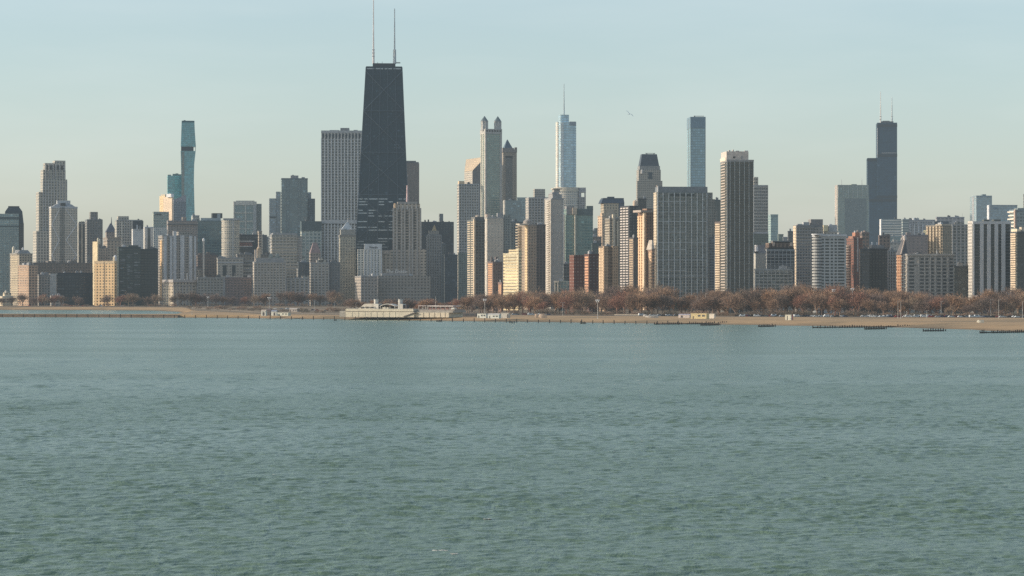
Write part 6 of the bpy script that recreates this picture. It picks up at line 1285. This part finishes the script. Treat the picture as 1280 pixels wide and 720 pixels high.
for i in range(24):     # behind the beach house
    px = 436 + 128 * (i + random.random()) / 24; Y = 2520 + random.uniform(0, 60) + max(0, 500 - px) * 2
    plant_tree(px, Y, random.uniform(9, 15), random.randrange(8), random.uniform(.95, 1.25), 'bare tree behind the beach house, below %s' % near_tower(px, 2700), 'bare trees behind the beach house')
for i in range(52):     # brushwood at the foot of the trees
    px = 640 + 680 * (i + random.random()) / 52; Yb = np.interp(px, [560, 640, 900, 1100, 1320], [2432, 2344, 2224, 2168, 2133])
    plant_tree(px, Yb + random.uniform(6, 18), random.uniform(2.6, 6.5), random.randrange(3), random.uniform(1.4, 2.2), 'low leafless roadside shrub, below %s' % near_tower(px, Yb + 30), 'leafless shrubs along the drive', 'bare_shrub', BUSH, 'shrub')
for i in range(34):
    px = 60 + 380 * (i + random.random()) / 34; Y = np.interp(px, [0, 225, 330, 440], [3360, 3320, 3080, 2760]) if px < 225 else 3380
    plant_tree(px, Y - 4, random.uniform(2.5, 5.0), random.randrange(3), random.uniform(1.4, 2.2), 'low leafless bayside shrub, below %s' % near_tower(px, Y + 30), 'leafless shrubs by the bay drive', 'bare_shrub', BUSH, 'shrub')
for i in range(34):
    px = 232 + 200 * (i + random.random()) / 34; Y = np.interp(px, [232, 330, 440], [3000, 2620, 2450]) + random.uniform(-60, 170)
    plant_tree(px, Y, random.uniform(1.8, 5.5), random.randrange(3), random.uniform(1.5, 2.6), 'low scrub behind the left beach, below %s' % near_tower(px, Y + 30), 'scrub behind the left beach', 'bare_shrub', BUSH, 'shrub')
# one dark evergreen among the bare trees
rg = random.Random(3); mb = MB()
for i in range(900):
    t = rg.random() ** .7; z = 1.2 + t * 10.5; r = (1 - t) * 3.0 + .25; a = rg.uniform(0, 6.28); r *= rg.uniform(.5, 1.05); p = Vector((r * math.cos(a), r * math.sin(a), z + rg.uniform(-.2, .2)))
    d = Vector((math.cos(a), math.sin(a), -.35)).normalized() * rg.uniform(.4, .9); s_ = Vector((-math.sin(a), math.cos(a), 0)) * .16; mb.quad([p - s_, p + s_, p + d], [(0, 0)] * 3)
Y = 2215; g = empty('evergreen_tree', (kx(845) * Y, Y, 2.6)); tag(g, 'single dark evergreen standing in the gap between bare trees', 'tree'); link('crown', mb.mesh('crown', [plain((.022, .04, .03), .9)]), g); mb = MB(); mb.cyl(0, 0, .3, .15, 0, 6, n=7); link('trunk', mb.mesh('trunk', [bark((.1, .08, .06))]), g)

# ------------------------------------------------------------------ cars along the drive
def car_mesh(col, van=False):
    mb = MB(); prof = [(-2.2, .35), (2.2, .35), (2.25, .8), (1.3, .95), (.75, 1.45), (-1.2, 1.48), (-1.9, 1.0), (-2.25, .95)] if not van else [(-2.5, .4), (2.5, .4), (2.55, 1.1), (1.9, 1.25), (1.4, 2.1), (-2.45, 2.15), (-2.5, 1.2), (-2.55, .9)]
    n = len(prof); hw = .9
    for i in range(n): (xa, za), (xb, zb) = prof[i], prof[(i + 1) % n]; mb.quad([(xb, -hw, zb), (xa, -hw, za), (xa, hw, za), (xb, hw, zb)], [(0, 0)] * 4)
    mb.quad([(x, -hw, z) for x, z in prof], [(0, 0)] * n); mb.quad([(x, hw, z) for x, z in reversed(prof)], [(0, 0)] * n)
    zt = 1.4 if not van else 2.0; zl = 1.0 if not van else 1.35
    for y in (-hw - .01, hw + .01):
        p_ = [(-1.65, y, zl), (1.1, y, zl), (.7, y, zt), (-1.2, y, zt)]; p_ = p_ if y < 0 else p_[::-1]; mb.quad(p_, [(0, 0)] * 4, 1)
        for x in (-1.4, 1.4):
            c_ = [(x + .34 * math.cos(a * .785), y * 1.01, .34 + .34 * math.sin(a * .785)) for a in range(8)]; mb.quad(c_ if y < 0 else c_[::-1], [(0, 0)] * 8, 2)
    return mb.mesh('parked_car', [plain(col, .3, noise=.03, name='car_paint'), plain((.03, .035, .04), .15), plain((.02, .02, .02), .9)])


CARS = [('white', car_mesh((.72, .72, .70))), ('silver', car_mesh((.42, .43, .44))), ('black', car_mesh((.025, .026, .03))), ('dark blue', car_mesh((.04, .06, .12))), ('grey', car_mesh((.16, .165, .17))), ('red', car_mesh((.35, .05, .04))), ('white van', car_mesh((.70, .70, .68), True))]
rc = random.Random(9)
zones = [(640, 690, 9), (800, 862, 12), (920, 978, 13), (992, 1060, 13), (1076, 1196, 36), (1196, 1290, 18), (30, 225, 9), (330, 428, 12)]
for xa, xb, n in zones:
    for i in range(n):
        px = xa + (xb - xa) * (i + .5 + rc.uniform(-.35, .35)) / n
        if px > 560: Y = np.interp(px, [560, 640, 900, 1100, 1320], [2402, 2317, 2198, 2142, 2107]) + rc.uniform(-14, 16); z = 2.645
        else: Y = (3376 if px < 226 else np.interp(px, [226, 420], [3342, 2664])) + rc.uniform(2, 20); z = 2.645
        c, me = rc.choice(CARS); o = link('parked_car', me, loc=(kx(px) * Y, Y, z), rz=rc.choice((0, math.pi)) + rc.uniform(-.25, .25) + (.12 if px > 560 else 0))
        tag(o, '%s vehicle on the drive, below %s' % (c, near_tower(px, Y)), 'van' if 'van' in c else 'car', 'vehicles along the shore drive')

# ------------------------------------------------------------------ lamp posts and light masts
def lamp(px, yt, yb, label, heads=1, mast=False, col=(.50, .49, .46)):
    Y = (HC - 2.62) * F / (yb - 360); h = (yb - yt) / F * Y; g = empty('light_mast' if mast else 'street_lamp', (kx(px) * Y, Y, 2.62), rc.uniform(-.3, .3)); tag(g, label, 'light mast' if mast else 'street lamp', None if mast else 'lamp posts along the beach and drive')
    mb = MB(); r = .24 if mast else .17; mb.cyl(0, 0, r, r * .6, 0, h, n=8); mb.cyl(0, 0, r * 1.7, r * 1.5, 0, .5, n=8); link('pole', mb.mesh('pole', [plain(col, .6)]), g)
    if mast:
        mb = MB(); mb.box(-1.5, 1.5, -.12, .12, h - .3, h - .05); mb.box(-1.1, 1.1, -.12, .12, h - 1.5, h - 1.3); link('crossarm', mb.mesh('crossarm', [plain(col, .6)]), g)
        for x, z in ((-1.3, h - .3), (-.4, h - .3), (.5, h - .3), (1.3, h - .3), (-.9, h - 1.5), (.9, h - 1.5)):
            mb = MB(); mb.cyl(x, -.35, .42, .30, z - .1, z + .55, n=10); link('floodlight', mb.mesh('floodlight', [plain((.80, .80, .78), .35)]), g)
    else:
        for s_ in ((1,) if heads == 1 else (-1, 1)):
            mb = MB(); mb.tube((0, 0, h - .25), (s_ * 1.5, 0, h), .07, n=5); link('lamp_arm', mb.mesh('lamp_arm', [plain(col, .6)]), g); mb = MB(); mb.box(s_ * 1.5 - .38, s_ * 1.5 + .38, -.18, .18, h - .12, h + .1); link('lamp_head', mb.mesh('lamp_head', [plain((.62, .62, .6), .4)]), g)
    return g


for px, yt, yb, lab in ((336.5, 372, 391, 'tall light mast with bright floodlights behind the left beach huts'), (606, 374, 394, 'tall light mast with a bright lamp behind the three trailers'), (747, 375, 398.4, 'tall light mast with white floodlights standing on the sand before bare trees'),
                        (1220, 370, 394.6, 'light mast with a bright lamp before the white pier tower'), (1042, 362, 394.6, 'light mast rising above trees before the curved balcony tower'), (1065.6, 360.5, 394.6, 'light mast with paired lamps above trees before dark brick slab'), (260, 371, 383.2, 'light mast with white lamps before the low grey gridded block')):
    lamp(px, yt, yb, lab, mast=True)
for px, yt, yb in ((703.6, 378, 394.4), (952, 372, 393), (1010, 367, 394.6), (1122.4, 376, 397.6), (1126, 376, 398.2), (1153, 379, 395), (1176.4, 376.5, 396), (1238.5, 374.5, 396), (1248.4, 374.5, 398), (1261, 366, 395), (980, 376.5, 393.8), (929.6, 379, 394), (934.6, 379, 394), (1133, 378, 395), (1158.6, 388, 397.6), (1278, 377, 397.6), (418, 377, 389), (445, 378.5, 390), (393, 375, 388.4), (240, 383.6, 393.2), (902, 371, 394), (882, 367, 394)):
    lamp(px, yt, yb, 'thin pale lamp post, below %s' % near_tower(px, 2300), heads=1 + (int(px) % 2))

# ------------------------------------------------------------------ the gull
gb = MB(); body = [(-.24, .0), (-.18, .05), (-.05, .075), (.1, .06), (.2, .035), (.27, .02)]
for (xa, ra), (xb, rb) in zip(body, body[1:]): gb.tube((xa, 0, 0), (xb, 0, .01), max(ra, .004), max(rb, .004), 8)
gull = link('seagull', gb.mesh('seagull', [plain((.92, .92, .90), .8)], True)); p = at(786.5, 142.5, 330); gull.location = p; gull.rotation_euler = (R(38), R(-10), R(62)); tag(gull, 'pale seagull gliding alone in the sky right of the spire', 'bird')
for s_ in (-1, 1):
    mb = MB(); pts = [(.06, 0, .03), (.10, s_ * .26, .16), (.02, s_ * .68, .10)]; tr = [(-.08, 0, .03), (-.05, s_ * .26, .15), (-.04, s_ * .5, .12)]
    mb.quad([pts[0], pts[1], tr[1], tr[0]], [(0, 0)] * 4); mb.quad([pts[1], pts[2], tr[2], tr[1]], [(0, 0)] * 4); mb.quad([(a, b2, c - .012) for a, b2, c in (tr[0], tr[1], pts[1], pts[0])], [(0, 0)] * 4); mb.quad([(a, b2, c - .012) for a, b2, c in (tr[1], tr[2], pts[2], pts[1])], [(0, 0)] * 4)
    link('wing', mb.mesh('wing', [plain((.90, .91, .91), .8)]), gull)
mb = MB(); mb.quad([(-.22, -.03, 0), (-.22, .03, 0), (-.38, .07, 0), (-.38, -.07, 0)], [(0, 0)] * 4); link('tail_fan', mb.mesh('tail_fan', [plain((.6, .6, .58), .8)]), gull)

# ------------------------------------------------------------------ haze, sky, sun, camera
HAZE = 2.6e-5
if HAZE:
    mb = MB(); mb.box(-9000, 9000, -60, 14000, -30, 900)
    hm_ = bpy.data.materials.new('haze'); hm_.use_nodes = True; nt = hm_.node_tree; nt.nodes.clear(); o_ = nd(nt, 'ShaderNodeOutputMaterial'); ab = nd(nt, 'ShaderNodeVolumeAbsorption'); ab.inputs['Density'].default_value = HAZE; ab.inputs['Color'].default_value = (0, 0, 0, 1)
    em = nd(nt, 'ShaderNodeEmission'); em.inputs['Color'].default_value = (.50, .60, .64, 1); em.inputs['Strength'].default_value = HAZE; ad = nd(nt, 'ShaderNodeAddShader')      # glow added to stand in for the light haze scatters
    nt.links.new(ab.outputs[0], ad.inputs[0]); nt.links.new(em.outputs[0], ad.inputs[1]); nt.links.new(ad.outputs[0], o_.inputs['Volume'])
    hz = link('haze', mb.mesh('haze', [hm_])); tag(hz, 'thin pale haze lying over the lake and the city', 'haze', kind='stuff')

sun_dir = Vector((-math.cos(R(SUN_EL)) * math.cos(R(SUN_BACK)), math.cos(R(SUN_EL)) * math.sin(R(SUN_BACK)), math.sin(R(SUN_EL))))
sl = bpy.data.lights.new('sun', 'SUN'); sl.energy = 3.7; sl.angle = R(.53); sl.color = (1.0, .86, .69)
so = bpy.data.objects.new('sun', sl); COL.objects.link(so); so.rotation_euler = sun_dir.to_track_quat('Z', 'Y').to_euler(); so.location = (-400, 300, 500)
w = bpy.data.worlds.new('World'); sc.world = w; w.use_nodes = True; nt = w.node_tree; bg = nt.nodes['Background']
sky = nd(nt, 'ShaderNodeTexSky'); sky.sky_type = 'NISHITA'; sky.sun_disc = False; sky.sun_elevation = R(SUN_EL); sky.sun_rotation = math.atan2(sun_dir.x, sun_dir.y)
sky.altitude = 180; sky.air_density = 1.0; sky.dust_density = 1.45; sky.ozone_density = 1.0
hs = nd(nt, 'ShaderNodeHueSaturation'); hs.inputs['Saturation'].default_value = .8; hs.inputs['Value'].default_value = 1.0
tint = nd(nt, 'ShaderNodeMix', data_type='RGBA', blend_type='MULTIPLY'); tint.inputs[0].default_value = 1; tint.inputs[7].default_value = (1.06, 1.155, 1.195, 1)
nt.links.new(sky.outputs[0], hs.inputs['Color']); nt.links.new(hs.outputs[0], tint.inputs[6])
# faint high cloud veils
tc = nd(nt, 'ShaderNodeTexCoord'); mp = nd(nt, 'ShaderNodeMapping'); mp.inputs['Scale'].default_value = (1.6, 1.6, 9); cn = nd(nt, 'ShaderNodeTexNoise'); cn.inputs['Scale'].default_value = 3.2; cn.inputs['Detail'].default_value = 6
nt.links.new(tc.outputs['Generated'], mp.inputs[0]); nt.links.new(mp.outputs[0], cn.inputs['Vector']); mr = nd(nt, 'ShaderNodeMapRange'); mr.inputs[1].default_value = .45; mr.inputs[2].default_value = .8; mr.inputs[3].default_value = 0; mr.inputs[4].default_value = .2; nt.links.new(cn.outputs[0], mr.inputs[0])
cm = nd(nt, 'ShaderNodeMix', data_type='RGBA'); nt.links.new(mr.outputs[0], cm.inputs[0]); nt.links.new(tint.outputs[2], cm.inputs[6]); cm.inputs[7].default_value = (7.0, 7.1, 6.7, 1)
sz = nd(nt, 'ShaderNodeSeparateXYZ'); nt.links.new(tc.outputs['Generated'], sz.inputs[0])      # warmer air low over the horizon
hr = nd(nt, 'ShaderNodeMapRange', interpolation_type='SMOOTHSTEP'); hr.inputs[1].default_value = -.01; hr.inputs[2].default_value = .095; hr.inputs[3].default_value = 1; hr.inputs[4].default_value = 0; nt.links.new(sz.outputs[2], hr.inputs[0])
hm2 = nd(nt, 'ShaderNodeMix', data_type='RGBA', blend_type='MULTIPLY'); nt.links.new(hr.outputs[0], hm2.inputs[0]); nt.links.new(cm.outputs[2], hm2.inputs[6]); hm2.inputs[7].default_value = (1.17, 1.06, 1.05, 1)
nt.links.new(hm2.outputs[2], bg.inputs['Color']); bg.inputs['Strength'].default_value = .15

cam = bpy.data.cameras.new('camera'); cam.sensor_width = 36; cam.lens = 36 * F / 1280; cam.clip_start = 1; cam.clip_end = 80000
co = bpy.data.objects.new('camera', cam); COL.objects.link(co); co.location = (0, 0, HC); co.rotation_euler = (R(90), 0, 0); sc.camera = co
sc.view_settings.view_transform = 'Standard'; sc.view_settings.look = 'None'; sc.view_settings.exposure = 0; sc.view_settings.gamma = 1
sc.cycles.use_denoising = False; sc.cycles.max_bounces = 6; sc.cycles.diffuse_bounces = 3; sc.cycles.glossy_bounces = 3; sc.cycles.volume_bounces = 0; sc.cycles.transparent_max_bounces = 12; sc.cycles.sample_clamp_indirect = 3
